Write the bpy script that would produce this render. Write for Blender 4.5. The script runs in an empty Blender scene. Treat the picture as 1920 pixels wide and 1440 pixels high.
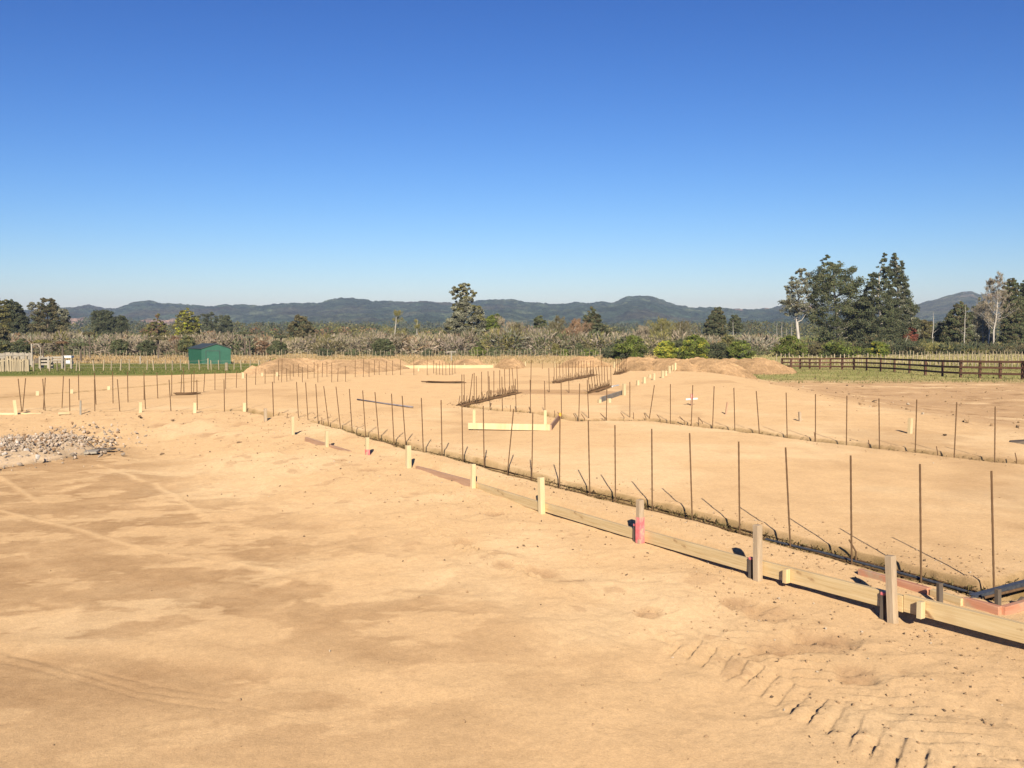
import bpy, math, random
import numpy as np
from mathutils import Vector, Matrix
R = math.radians
scene = bpy.context.scene

# ---------------------------------------------------------------- camera
CAM_H = 2.0
HORIZON = 620.0
F = 1810.0
PITCH = math.atan((720 - HORIZON) / F)
cam_data = bpy.data.cameras.new('camera')
cam = bpy.data.objects.new('camera', cam_data)
scene.collection.objects.link(cam)
cam.location = (0, 0, CAM_H)
cam.rotation_euler = (math.pi / 2 - PITCH, 0, 0)
cam_data.sensor_width = 36.0
cam_data.lens = 36.0 * F / 1920.0
cam_data.clip_start = 0.05
cam_data.clip_end = 30000
scene.camera = cam

# ---------------------------------------------------------------- sky, sun, exposure
SUN_EL = 26.0
world = bpy.data.worlds.new('World')
scene.world = world
world.use_nodes = True
wn = world.node_tree
bg = wn.nodes['Background']
sky = wn.nodes.new('ShaderNodeTexSky')
sky.sky_type = 'NISHITA'
sky.sun_disc = False
sky.sun_elevation = R(SUN_EL)
sky.sun_rotation = R(178)
sky.altitude = 0
sky.air_density = 1.0
sky.dust_density = 0.1
sky.ozone_density = 3.0
# deepen the clear-sky gradient: normalise, gamma, re-tint, hand back to the background
_m1 = wn.nodes.new('ShaderNodeVectorMath'); _m1.operation = 'SCALE'; _m1.inputs['Scale'].default_value = 0.0751
_sp = wn.nodes.new('ShaderNodeSeparateXYZ'); _cb = wn.nodes.new('ShaderNodeCombineXYZ')
wn.links.new(sky.outputs[0], _m1.inputs[0]); wn.links.new(_m1.outputs[0], _sp.inputs[0])
for _i, (_g, _k) in enumerate(((1.92, 13.8), (1.62, 11.3), (1.35, 12.6))):
    _p = wn.nodes.new('ShaderNodeMath'); _p.operation = 'POWER'; _p.inputs[1].default_value = _g
    _q = wn.nodes.new('ShaderNodeMath'); _q.operation = 'MULTIPLY'; _q.inputs[1].default_value = _k
    wn.links.new(_sp.outputs[_i], _p.inputs[0]); wn.links.new(_p.outputs[0], _q.inputs[0]); wn.links.new(_q.outputs[0], _cb.inputs[_i])
wn.links.new(_cb.outputs[0], bg.inputs[0])
bg.inputs[1].default_value = 0.10
sun_data = bpy.data.lights.new('sun', 'SUN')
sun_data.energy = 4.8
sun_data.angle = R(0.53)
sun_data.color = (1.0, 0.90, 0.74)
sun = bpy.data.objects.new('sun', sun_data)
scene.collection.objects.link(sun)
sun.location = (0, -20, 30)
_sd = Vector((0.0, math.cos(R(SUN_EL)), -math.sin(R(SUN_EL)))).normalized()
sun.rotation_euler = _sd.to_track_quat('-Z', 'Y').to_euler()
scene.view_settings.view_transform = 'Standard'
scene.view_settings.look = 'None'
scene.view_settings.gamma = 1.0
scene.view_settings.exposure = 0.53
scene.cycles.max_bounces = 6
scene.cycles.volume_bounces = 0
scene.cycles.transparent_max_bounces = 8

# ---------------------------------------------------------------- numeric helpers
def _hash(ix, iy, seed):
    n = (ix.astype(np.int64) * 374761393 + iy.astype(np.int64) * 668265263 + seed * 974634777) & 0xffffffff
    n = ((n ^ (n >> 13)) * 1274126177) & 0xffffffff
    n = ((n ^ (n >> 16)) * 2246822519) & 0xffffffff
    return ((n ^ (n >> 15)) & 0xffffff) / float(0xffffff)

def vnoise(x, y, seed=0):
    ix = np.floor(x); iy = np.floor(y)
    fx = x - ix; fy = y - iy
    u = fx * fx * fx * (fx * (fx * 6 - 15) + 10); v = fy * fy * fy * (fy * (fy * 6 - 15) + 10)
    a = _hash(ix, iy, seed); b = _hash(ix + 1, iy, seed); c = _hash(ix, iy + 1, seed); d = _hash(ix + 1, iy + 1, seed)
    return (a + (b - a) * u) * (1 - v) + (c + (d - c) * u) * v

def fbm(x, y, lam, octv=4, seed=0, gain=0.5):
    """-1..1 noise of base wavelength lam"""
    s = 0; amp = 1; tot = 0; l = lam
    for k in range(octv):
        ca, sa = math.cos(k * 1.1 + .4), math.sin(k * 1.1 + .4)
        s = s + amp * (vnoise((x * ca - y * sa) / l + 17.3 * k, (x * sa + y * ca) / l - 9.1 * k, seed + k) * 2 - 1)
        tot += amp; amp *= gain; l *= 0.5
    return s / tot

def sstep(a, b, x):
    t = np.clip((x - a) / (b - a), 0, 1)
    return t * t * (3 - 2 * t)

CP, SP = math.cos(PITCH), math.sin(PITCH)
def ray(px, py):
    x = (px - 960) / F; y = -(py - 720) / F
    return (x, CP + y * SP, -SP + y * CP)
def at_z(px, py, z=0.0):
    d = ray(px, py); t = (z - CAM_H) / d[2]
    return Vector((d[0] * t, d[1] * t, z))
def at_y(px, py, Y):
    d = ray(px, py); t = Y / d[1]
    return Vector((d[0] * t, Y, CAM_H + d[2] * t))

# ---------------------------------------------------------------- terrain shape (world space, metres)
BL0 = at_z(1674, 1150, -0.06); BL1 = at_z(549, 806, -0.06)       # the line of boards and stakes
_bd = (BL0 - BL1).normalized()
_ext = BL0 + _bd * 9
PAD = [tuple(_ext.xy), tuple(BL1.xy), tuple(at_z(498, 784).xy), tuple(at_z(0, 777).xy), (-30, 23.5), (-34, 40), tuple(at_z(0, 713).xy),
       tuple(at_z(300, 705).xy), tuple(at_z(480, 699).xy), tuple(at_z(700, 693).xy), tuple(at_z(930, 690).xy), tuple(at_z(1150, 690).xy),
       tuple(at_z(1290, 695).xy), tuple(at_z(1370, 716).xy), tuple(at_z(1480, 748).xy), tuple(at_z(1690, 790).xy), tuple(at_z(1900, 826).xy),
       tuple(at_z(2500, 905).xy), (16, 6)]
FRONT = [tuple(_ext.xy), tuple(BL1.xy), tuple(at_z(498, 784).xy), tuple(at_z(0, 777).xy), (-30, 23.5)]

def seg_dist(x, y, a, b):
    ax, ay = a; bx, by = b
    dx, dy = bx - ax, by - ay
    t = np.clip(((x - ax) * dx + (y - ay) * dy) / (dx * dx + dy * dy), 0, 1)
    return np.hypot(x - ax - t * dx, y - ay - t * dy)
def poly_sd(x, y, poly):
    d = np.full(np.shape(x), 1e9); ins = np.zeros(np.shape(x), bool)
    n = len(poly)
    for i in range(n):
        a = poly[i]; b = poly[(i + 1) % n]
        d = np.minimum(d, seg_dist(x, y, a, b))
        c = (a[1] > y) != (b[1] > y)
        if a[1] != b[1]:
            ins ^= c & (x < (b[0] - a[0]) * (y - a[1]) / (b[1] - a[1]) + a[0])
    return np.where(ins, -d, d)
def line_sd(x, y, pts):
    d = np.full(np.shape(x), 1e9)
    for a, b in zip(pts[:-1], pts[1:]): d = np.minimum(d, seg_dist(x, y, a, b))
    return d

def h_base(x, y):
    x = np.asarray(x, float); y = np.asarray(y, float)
    d = poly_sd(x, y, PAD)
    r = np.hypot(x, y)
    left = sstep(1.0, -6.0, x)
    near = (0.115 * (1 - left)) * sstep(-.26, -.09, d) + .28 * left * sstep(0, 3.1, d)
    far = np.clip(0.40 + (y - 20) * 0.018, 0.2, 2.3) * sstep(0, 7.0, d)
    w = sstep(12 + 10 * left, 22 + 7 * left, y)
    z = -(near * (1 - w) + far * w)
    z = np.where(y < -20, -0.3, z)
    # lip of loose sand heaped along the pad edge
    z = z + 0.10 * np.exp(-((d + 0.5) / 0.55) ** 2) * left * (1 - w) * (0.5 + 0.5 * fbm(x, y, 2.2, 2, 5))
    z = z + 0.22 * np.exp(-((d + 1.2) / 2.2) ** 2) * w * sstep(20, 30, y) * sstep(2, 8, x) * sstep(60, 45, y)
    return z
def h0(x, y): return float(h_base(np.array([x]), np.array([y]))[0])
def hit(px, py):
    """where the sight line of photograph point (px, py) meets the bare terrain"""
    d = ray(px, py); t0 = 2.0; t = 2.0
    while t < 2500:
        if CAM_H + d[2] * t < h0(d[0] * t, d[1] * t): break
        t0 = t; t *= 1.02
    for _ in range(25):
        m = (t0 + t) / 2
        if CAM_H + d[2] * m < h0(d[0] * m, d[1] * m): t = m
        else: t0 = m
    x, y = d[0] * t, d[1] * t
    return Vector((x, y, h0(x, y)))

# trenches: centre line points, half width, depth
def wl(*pp, z=-0.05): return [tuple(at_z(a, b, z).xy) for a, b in pp]
TR = [
    (wl((600, 800), (711, 829), (908, 879), (1104, 929), (1298, 977), (1482, 1027), (1728, 1092), (1850, 1124)), .17, .24),
    (wl((1850, 1124), (2100, 1066)), .17, .20),
    (wl((865, 764), (942, 772), (1022, 779), (1085, 792), (1217, 790), (1297, 800), (1424, 816), (1587, 837), (1716, 851), (1865, 868), (2100, 892)), .20, .22),
    (wl((-60, 775), (131, 775), (321, 777), (462, 773), (513, 785)), .18, .12),
    (wl((862, 761), (973, 736), z=0), .15, .20),
    (wl((1038, 718), (1118, 703), z=0), .16, .20),
    (wl((1107, 737), (1148, 723), z=0), .16, .20),
    (wl((1154, 703), (1177, 697), z=0), .16, .20),
    (wl((-200, 752), (0, 745), (200, 730), (380, 714), (520, 704), (735, 693), z=0), .16, .06),
    (wl((975, 736), (1030, 736), (1100, 738), z=0), .12, .08),
]
# tyre tracks: points, half width, lug spacing, depth
TK = [
    (wl((1860, 1460), (1640, 1350), (1450, 1250), (1320, 1195), z=-.12), .38, .15, .040),
    (wl((1000, 1078), (900, 1035), (830, 1000), (760, 970), z=-.12), .17, .12, .038),
    (wl((960, 976), (890, 945), (800, 922), (700, 905), (640, 882), z=-.15), .16, .12, .038),
    (wl((560, 892), (510, 868), z=-.2), .14, .12, .020),
    (wl((1560, 1200), (1430, 1150), (1330, 1120), z=-.12), .22, .15, .028),
]
# smooth wheel lines left on the hard standing: points, half width, height
SM = [
    (wl((290, 908), (350, 950), (390, 985), z=-.28), .05, .012), (wl((0, 960), (130, 990), (280, 1040), (470, 1080), (580, 1100), z=-.28), .05, .010),
    (wl((0, 895), (45, 925), (75, 945), z=-.28), .05, .012), (wl((0, 1205), (260, 1215), (480, 1250), (720, 1290), (900, 1320), (1160, 1420), z=-.2), .20, .016),
    (wl((0, 1215), (150, 1260), (260, 1300), (420, 1325), (600, 1370), z=-.2), .02, -.006), (wl((0, 1232), (150, 1274), (260, 1312), (420, 1340), z=-.2), .02, -.006),
    (wl((20, 1222), (170, 1255), (290, 1290), (450, 1320), z=-.2), .02, -.006),
    (wl((180, 873), (230, 890), (270, 905), z=-.28), .05, .010), (wl((640, 1292), (760, 1315), (850, 1330), z=-.18), .10, -.012),
    (wl((400, 1040), (560, 1090), (700, 1100), z=-.2), .08, .008),
]

# scuffed hollows where brown subsoil shows
DUG = [(tuple(at_z(a, b, -.12).xy), c) for a, b, c in ((1440, 1148, .20), (1385, 1132, .16), (1530, 1205, .22), (1460, 1215, .18), (1012, 1074, .16), (945, 1062, .10), (868, 1018, .12), (925, 965, .14), (690, 888, .16), (640, 872, .12), (527, 826, .2), (560, 838, .16), (452, 800, .2), (390, 812, .2), (352, 800, .16), (1600, 1265, .16), (300, 800, .2), (1210, 1150, .10))]
def track_arc(x, y, pts):
    """signed offset across and running length along a polyline"""
    best = np.full(np.shape(x), 1e9); s = np.zeros(np.shape(x)); c = np.zeros(np.shape(x)); run = 0
    for (ax, ay), (bx, by) in zip(pts[:-1], pts[1:]):
        L = math.hypot(bx - ax, by - ay); ux, uy = (bx - ax) / L, (by - ay) / L
        t = np.clip((x - ax) * ux + (y - ay) * uy, 0, L)
        ex, ey = x - ax - t * ux, y - ay - t * uy
        d = np.hypot(ex, ey); m = d < best
        best = np.where(m, d, best); s = np.where(m, run + t, s); c = np.where(m, ex * -uy + ey * ux, c)
        run += L
    return best, s, c, run

C_SAND = np.array((0.488, 0.328, 0.178)); C_PALE = np.array((0.55, 0.395, 0.23)); C_DAMP = np.array((0.285, 0.175, 0.090))
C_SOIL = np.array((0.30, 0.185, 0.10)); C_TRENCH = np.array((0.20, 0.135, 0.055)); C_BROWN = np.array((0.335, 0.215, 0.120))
C_GRASS = np.array((0.11, 0.125, 0.035)); C_DRY = np.array((0.40, 0.27, 0.135)); C_STRAW = np.array((0.36, 0.31, 0.13))
def mixc(a, b, m): return a * (1 - m[:, None]) + b * m[:, None]

def terrain(x, y):
    r = np.hypot(x, y)
    z = h_base(x, y)
    d = poly_sd(x, y, PAD)
    left = sstep(2.0, -6.0, x)
    nearside = (d > 0) & (y < 24.5) & (x < 12)
    # amplitude of roughness: bank and board line rough, hard standing smooth
    bank = np.exp(-((d - 1.2) / (1.2 + 1.3 * left)) ** 2) * (y < 26)
    rough = 0.45 + 0.9 * bank
    z = z + 0.035 * fbm(x, y, 5.0, 2, 11) * (0.6 + 0.4 * bank)
    z = z + (0.016 * rough + (.026 + .040 * left) * bank) * fbm(x, y, 1.3, 4, 21, .6)
    z = z + .022 * bank * sstep(30, 12, r) * (1 - np.abs(fbm(x, y, .7, 3, 23))) ** 4
    lumps = fbm(x, y, 0.42, 3, 31)
    z = z + ((0.028 + .026 * left) * bank + 0.006) * np.maximum(lumps, -.1) * sstep(60, 20, r)
    rt = sstep(2.2, 4.2, x) * sstep(8, 6.5, y) * (y > 0)
    z = z + 0.013 * fbm(x, y, 0.22, 4, 41, .6) * sstep(26, 14, r) * (0.22 + (.6 + .5 * left) * bank + .15 * rt)
    z = z + 0.004 * fbm(x, y, 0.05, 2, 51) * sstep(14, 8, r) * (0.20 + 0.6 * bank + .4 * rt)
    # brown churned ground at the right
    ch = sstep(0.5, 4, d) * (y > 14) * (x > 3) * sstep(90, 60, y)
    z = z + ch * (0.05 * np.maximum(fbm(x, y, 1.1, 4, 61), -.2) + .03 * fbm(x, y, .5, 2, 62))
    # spoil heaped gently beyond the back trench, left
    aa = x / np.maximum(y, 1)
    sp = sstep(0.5, 4, d) * sstep(40, 56, y) * sstep(90, 76, y) * sstep(-.262, -.245, aa) * sstep(-.09, -.12, aa)
    z = z + sp * (1.05 + 0.35 * fbm(x, y, 5, 4, 71, .6) + .35 * np.maximum(fbm(x, y, 1.6, 4, 73, .65), -.1))
    z = z + sstep(150, 400, r) * 0.8 * fbm(x, y, 120, 3, 81)
    dmp = np.zeros(x.shape); trm = np.zeros(x.shape)
    m = r < 75
    X = x[m]; Y = y[m]; Z = z[m]; T = trm[m]; G = np.zeros(X.shape)
    wob = 0.030 * fbm(X, Y, 0.30, 3, 91, .65) + .02 * fbm(X, Y, 1.2, 2, 93)
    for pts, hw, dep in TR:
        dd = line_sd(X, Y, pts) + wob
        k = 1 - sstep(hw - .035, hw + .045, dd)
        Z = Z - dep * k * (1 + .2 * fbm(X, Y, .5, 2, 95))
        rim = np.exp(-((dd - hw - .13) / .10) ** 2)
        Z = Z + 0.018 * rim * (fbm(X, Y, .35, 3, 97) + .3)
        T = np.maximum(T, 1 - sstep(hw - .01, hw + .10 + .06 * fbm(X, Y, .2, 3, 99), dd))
    for pts, hw, sp_, dep in TK:
        dd, s, c, L = track_arc(X, Y, pts)
        band = (1 - sstep(hw * .8, hw * 1.15, dd)) * (0.35 + 0.65 * sstep(-.25, .3, fbm(X, Y, .7, 2, 101)))
        wv = .03 * fbm(X, Y, .25, 3, 103)
        sg = (c > 0) * 1.0
        ph = (s + 0.75 * np.abs(c) + .5 * wv) / sp_ + .5 * sg
        saw = ph % 1.0; ac = np.abs(c) / hw
        lug = sstep(0.0, .5, saw) * sstep(1.0, .84, saw) * sstep(.02, .12, ac)
        cell = np.floor(ac * 2.6 + .6 * _hash(np.floor(ph), sg, 3)); lug = lug * (.35 + .65 * _hash(cell + 3 * sg, np.floor(ph), 7))
        Z = Z + band * dep * (lug - .35) + band * dep * .35 * fbm(X, Y, .06, 3, 105)
    na_ = .45 * fbm(X, Y, .35, 4, 109, .65); nb_ = 1 + .8 * fbm(X, Y, .12, 3, 111)
    for (bx, by), br_ in DUG:
        dd = np.hypot(X - bx, (Y - by) * .8) / (br_ * 1.25) + na_
        k = sstep(1.0, .45, dd); Z = Z - .028 * k * nb_; G[:] = np.maximum(G, k)
    for pts, hw, ht in SM:
        dd = line_sd(X, Y, pts) + wob * .6
        Z = Z + ht * np.exp(-(dd / hw) ** 2) * (.7 + .5 * fbm(X, Y, .6, 2, 107))
    z[m] = Z; trm[m] = T; dug = np.zeros(x.shape); dug[m] = G
    # ---- colour of the ground itself
    col = np.tile(C_SAND, (len(x), 1))
    n1 = fbm(x, y, 3.0, 5, 201, .55); n2 = fbm(x, y, .9, 4, 211, .6)
    col = mixc(col, C_PALE, 0.6 * sstep(-.1, .5, fbm(x, y, 1.8, 4, 221)) * (y < 26))
    hard = sstep(1.2 + .5 * n2, 2.8, d - 1.1 * sstep(0, -5, x) * 1) * (y < 19) * sstep(2.2, -1.6, x + .2 * (y - 5)) * (.45 + .55 * sstep(4.6, 6.4, y))
    damp = hard * sstep(-.16, .14, fbm(x + .7 * n2, y * .8, 1.9, 6, 231, .70) + .10 + .25 * sstep(-1, -3, x))
    # pale scrapes and scuffs across the damp crust
    scuff = sstep(.06, .24, fbm(x * .8, y * 1.3, .55, 5, 241, .6))
    damp = damp * (1 - .75 * scuff)
    if True:
        m2 = r < 40
        X2 = x[m2]; Y2 = y[m2]; dm = damp[m2]
        for pts, hw, ht in SM:
            if ht > 0:
                dm = dm * (1 - .8 * np.exp(-(line_sd(X2, Y2, pts) / (hw * 1.1)) ** 2))
        damp[m2] = dm
    damp = damp * (.72 + .5 * fbm(x, y, .5, 4, 247, .7)).clip(.2, 1.2)
    col = mixc(col, C_DAMP, np.clip(0.92 * damp, 0, 1))
    # faint darker patches on the pad
    pdm = (d < -.5) * sstep(.15, .55, fbm(x, y * .6, 2.6, 5, 251, .6)) * .35 + (d < -.5) * sstep(.3, .6, fbm(x, y, .5, 3, 255)) * .12
    col = mixc(col, C_DAMP, pdm)
    spots = sstep(.46, .60, fbm(x, y, .33, 3, 261)) * bank
    col = mixc(col, C_SOIL, .45 * spots)
    col = mixc(col, C_SOIL * 1.1, dug * (.58 + .35 * fbm(x, y, .2, 3, 265)).clip(0, 1))
    strip = sstep(1.35, .9, line_sd(x, y, [(p[0], p[1] + .3) for p in TR[9][0]]) + .35 * n2) * (r < 70)
    col = mixc(col, C_SOIL * 1.05, strip * .8)
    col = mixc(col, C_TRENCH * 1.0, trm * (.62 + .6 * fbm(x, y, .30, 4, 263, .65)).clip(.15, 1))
    # right: natural brown subsoil
    br = sstep(0.3 + .8 * n2, 3.2, d) * (y > 13) * (x > 3)
    col = mixc(col, C_BROWN, (br * (.75 + .35 * n1)).clip(0, 1))
    col = mixc(col, C_PALE * 1.05, br * .6 * sstep(.2, .5, fbm(x, y * 1.6, 2.2, 4, 271)))
    col = mixc(col, C_SOIL * .8, br * .7 * sstep(.28, .45, fbm(x, y * 1.2, 1.0, 4, 281, .6)))
    col = mixc(col, C_SOIL * 1.15, sp * .75 * (.5 + .5 * sstep(-.3, .3, fbm(x, y, 1.0, 4, 285))))
    # beyond the site
    beyond = (d > 1)
    gR = sstep(54, 66, y + 3 * n1) * (x > 14) * beyond
    gcol = C_GRASS * .9 + np.array((.20, .15, .07)) * 0
    dryR = sstep(-.2, .3, fbm(x, y, 4, 4, 291, .6))
    gg = mixc(np.tile(C_GRASS * 1.2, (len(x), 1)), C_STRAW * .8, .35 + .45 * dryR)
    col = col * (1 - gR[:, None]) + gg * gR[:, None]
    st = sstep(110, 122, y) * (x > 14)
    col = mixc(col, C_STRAW, st * .85)
    gL = sstep(66, 74, y + 2 * n1) * (x < -17) * beyond
    col = mixc(col, C_GRASS, gL)
    gm = sstep(60, 72, y) * (x >= -17) * (x <= 14) * beyond
    col = mixc(col, C_DRY, gm * .9)
    tan = sstep(122, 134, y + 3 * n1) * (x < 30)
    col = mixc(col, C_DRY, tan)
    farf = sstep(150, 230, r)
    fcol = mixc(np.tile(C_STRAW * .75, (len(x), 1)), C_GRASS * 1.1, sstep(-.2, .3, fbm(x, y, 180, 3, 301)))
    col = col * (1 - farf[:, None]) + fcol * farf[:, None]
    return z, np.clip(col, 0.01, 1)
# ---------------------------------------------------------------- mesh + object helpers
COL = scene.collection
def mesh_np(name, V, Fc, mat, col=None, smooth=False):
    V = np.asarray(V, float); Fc = np.asarray(Fc, np.int64)
    k = Fc.shape[1]
    me = bpy.data.meshes.new(name)
    me.vertices.add(len(V)); me.vertices.foreach_set('co', V.astype(np.float32).ravel())
    me.loops.add(Fc.size); me.loops.foreach_set('vertex_index', Fc.astype(np.int32).ravel())
    me.polygons.add(len(Fc)); me.polygons.foreach_set('loop_start', (np.arange(len(Fc)) * k).astype(np.int32))
    me.polygons.foreach_set('loop_total', np.full(len(Fc), k, np.int32))
    if smooth: me.polygons.foreach_set('use_smooth', np.ones(len(Fc), bool))
    me.update(calc_edges=True)
    if col is not None:
        ca = me.color_attributes.new('col', 'FLOAT_COLOR', 'POINT')
        c4 = np.ones((len(V), 4), np.float32); c4[:, :3] = col
        ca.data.foreach_set('color', c4.ravel())
    me.materials.append(mat)
    return me
def link(name, me, parent=None):
    o = bpy.data.objects.new(name, me); COL.objects.link(o)
    if parent is not None: o.parent = parent
    return o
def tag(o, label=None, cat=None, group=None, kind=None):
    if label: o['label'] = label
    if cat: o['category'] = cat
    if group: o['group'] = group
    if kind: o['kind'] = kind
    return o
def root(name, loc, label, cat, group=None):
    o = bpy.data.objects.new(name, None); COL.objects.link(o); o.location = loc
    o.empty_display_size = .2
    return tag(o, label, cat, group)

class MB:
    """collects boxes, bars and tubes into one mesh (quads + tris)"""
    def __init__(s): s.v = []; s.f = []
    def add(s, V, Fs):
        b = len(s.v); s.v += [tuple(p) for p in V]; s.f += [tuple(i + b for i in f) for f in Fs]; return s
    def hexa(s, P):  # 8 points, bottom ring then top ring
        return s.add(P, [(3, 2, 1, 0), (4, 5, 6, 7), (0, 1, 5, 4), (1, 2, 6, 5), (2, 3, 7, 6), (3, 0, 4, 7)])
    def box(s, c, size, rz=0, top=1.0):
        x, y, z = size[0] / 2, size[1] / 2, size[2] / 2; ca, sa = math.cos(rz), math.sin(rz); P = []
        for zz, k in ((-z, 1), (z, top)):
            for (a, b) in ((-x, -y), (x, -y), (x, y), (-x, y)):
                a *= k; b *= k; P.append((c[0] + a * ca - b * sa, c[1] + a * sa + b * ca, c[2] + zz))
        return s.hexa(P)
    def bar(s, a, b, w, h, up=(0, 0, 1)):
        """rectangular bar from a to b; h along up, w across"""
        a = Vector(a); b = Vector(b); d = (b - a).normalized(); up = Vector(up); sd = d.cross(up).normalized(); u = sd.cross(d).normalized()
        P = []
        for p in (a, b):
            for (i, j) in ((-1, -1), (1, -1), (1, 1), (-1, 1)): P.append(p + sd * (i * w / 2) + u * (j * h / 2))
        return s.hexa(P)
    def tube(s, pts, rad, n=6, cap=True):
        pts = [Vector(p) for p in pts]; m = len(pts)
        if not hasattr(rad, '__len__'): rad = [rad] * m
        V = []; Fs = []
        pu = None
        for i, p in enumerate(pts):
            d = (pts[min(i + 1, m - 1)] - pts[max(i - 1, 0)])
            if d.length < 1e-9: d = Vector((0, 0, 1))
            d.normalize()
            if pu is None: pu = d.cross(Vector((.31, .87, .38))).normalized()
            pu = (pu - d * pu.dot(d)).normalized(); w = d.cross(pu)
            for k in range(n):
                a = 2 * math.pi * k / n; V.append(p + (pu * math.cos(a) + w * math.sin(a)) * rad[i])
        for i in range(m - 1):
            for k in range(n):
                k2 = (k + 1) % n; Fs.append((i * n + k, i * n + k2, (i + 1) * n + k2, (i + 1) * n + k))
        if cap: Fs.append(tuple(range(n - 1, -1, -1))); Fs.append(tuple((m - 1) * n + k for k in range(n)))
        return s.add(V, Fs)
    def mesh(s, name, mat, smooth=False):
        me = bpy.data.meshes.new(name); me.from_pydata(s.v, [], s.f); me.update()
        if smooth: me.polygons.foreach_set('use_smooth', np.ones(len(me.polygons), bool))
        me.materials.append(mat); return me
    def build(s, name, mat, parent=None, smooth=False, origin=None):
        if origin is not None:
            ox, oy, oz = origin; s.v = [(a - ox, b - oy, c - oz) for a, b, c in s.v]
        o = link(name, s.mesh(name, mat, smooth), parent)
        if origin is not None: o.location = origin
        return o

# ---------------------------------------------------------------- materials
def new_mat(name):
    m = bpy.data.materials.new(name); m.use_nodes = True
    nt = m.node_tree; b = nt.nodes['Principled BSDF']; b.inputs['Roughness'].default_value = .8
    b.inputs['Specular IOR Level'].default_value = .2
    return m, nt, b
def N(nt, t, **kw):
    n = nt.nodes.new(t)
    for k, v in kw.items(): setattr(n, k, v)
    return n
def noise_node(nt, scale, detail=4, rough=.6, vec=None, mapscale=None):
    tc = N(nt, 'ShaderNodeTexCoord'); src = tc.outputs['Object']
    if mapscale:
        mp = N(nt, 'ShaderNodeMapping'); mp.inputs['Scale'].default_value = mapscale; nt.links.new(src, mp.inputs[0]); src = mp.outputs[0]
    n = N(nt, 'ShaderNodeTexNoise'); n.inputs['Scale'].default_value = scale; n.inputs['Detail'].default_value = detail; n.inputs['Roughness'].default_value = rough
    nt.links.new(src, n.inputs['Vector']); return n
def ramp(nt, fac, stops):
    r = N(nt, 'ShaderNodeValToRGB'); e = r.color_ramp.elements
    while len(e) < len(stops): e.new(.5)
    for i, (p, c) in enumerate(stops): e[i].position = p; e[i].color = (*c, 1)
    nt.links.new(fac, r.inputs[0]); return r
def mul(nt, a, b, fac=1.0, mode='MULTIPLY'):
    m = N(nt, 'ShaderNodeMix', data_type='RGBA', blend_type=mode); m.inputs[0].default_value = fac
    nt.links.new(a, m.inputs[6])
    if isinstance(b, tuple): m.inputs[7].default_value = (*b, 1)
    else: nt.links.new(b, m.inputs[7])
    return m.outputs[2]
def bump(nt, bsdf, h, strength, dist):
    b = N(nt, 'ShaderNodeBump'); b.inputs['Strength'].default_value = strength; b.inputs['Distance'].default_value = dist
    nt.links.new(h, b.inputs['Height']); nt.links.new(b.outputs[0], bsdf.inputs['Normal'])

def simple(name, stops, scale=8, mapscale=None, rough=.8, bmp=(0, 0), spec=.2, metal=0, objvar=0):
    m, nt, b = new_mat(name)
    n = noise_node(nt, scale, 5, .65, mapscale=mapscale)
    r = ramp(nt, n.outputs['Fac'], stops); out = r.outputs[0]
    if objvar:
        oi = N(nt, 'ShaderNodeObjectInfo'); rr = ramp(nt, oi.outputs['Random'], [(0, (1 - objvar,) * 3), (1, (1 + objvar * .3, 1 + objvar * .25, 1 + objvar * .15))])
        out = mul(nt, out, rr.outputs[0])
    nt.links.new(out, b.inputs['Base Color']); b.inputs['Roughness'].default_value = rough; b.inputs['Specular IOR Level'].default_value = spec
    b.inputs['Metallic'].default_value = metal
    if bmp[0]: bump(nt, b, n.outputs['Fac'], *bmp)
    return m
def attr_mat(name, grain=None, rough=1.0, trans=0.0, bmps=()):
    m, nt, b = new_mat(name)
    at = N(nt, 'ShaderNodeAttribute', attribute_name='col'); out = at.outputs['Color']
    if grain:
        for (sc, lo, hi) in grain:
            n = noise_node(nt, sc, 5, .7); r = ramp(nt, n.outputs['Fac'], [(.3, (lo,) * 3), (.7, (hi,) * 3)]); out = mul(nt, out, r.outputs[0])
    mo = nt.nodes['Material Output']
    df = N(nt, 'ShaderNodeBsdfDiffuse'); df.inputs['Roughness'].default_value = rough
    nt.links.new(out, df.inputs['Color']); nt.nodes.remove(b)
    if bmps:
        prev = None
        for (sc, st, di) in bmps:
            n = noise_node(nt, sc, 5, .7); bb = N(nt, 'ShaderNodeBump'); bb.inputs['Strength'].default_value = st; bb.inputs['Distance'].default_value = di
            nt.links.new(n.outputs['Fac'], bb.inputs['Height'])
            if prev: nt.links.new(prev.outputs[0], bb.inputs['Normal'])
            prev = bb
        nt.links.new(prev.outputs[0], df.inputs['Normal'])
    if trans:
        tr = N(nt, 'ShaderNodeBsdfTranslucent'); nt.links.new(out, tr.inputs['Color'])
        mx = N(nt, 'ShaderNodeMixShader'); mx.inputs[0].default_value = trans
        nt.links.new(df.outputs[0], mx.inputs[1]); nt.links.new(tr.outputs[0], mx.inputs[2]); nt.links.new(mx.outputs[0], mo.inputs[0])
    else: nt.links.new(df.outputs[0], mo.inputs[0])
    return m
M_GROUND = attr_mat('sandy_ground', grain=[(2.2, .92, 1.06), (16, .90, 1.08), (70, .86, 1.12), (300, .84, 1.14)], bmps=[(7, .30, .03), (30, .5, .012), (120, .6, .005)])
M_SOIL = attr_mat('loose_soil', grain=[(.9, .7, 1.2), (5, .75, 1.2), (20, .8, 1.15)], bmps=[(2.0, .6, .16), (8, .5, .05)])
M_HILL = attr_mat('forest_hills', grain=[(.010, .55, 1.5), (.035, .35, 1.8)], bmps=[(.02, 1, 40), (.06, 1, 20)])
M_LEAF = attr_mat('foliage', trans=.22)
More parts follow.
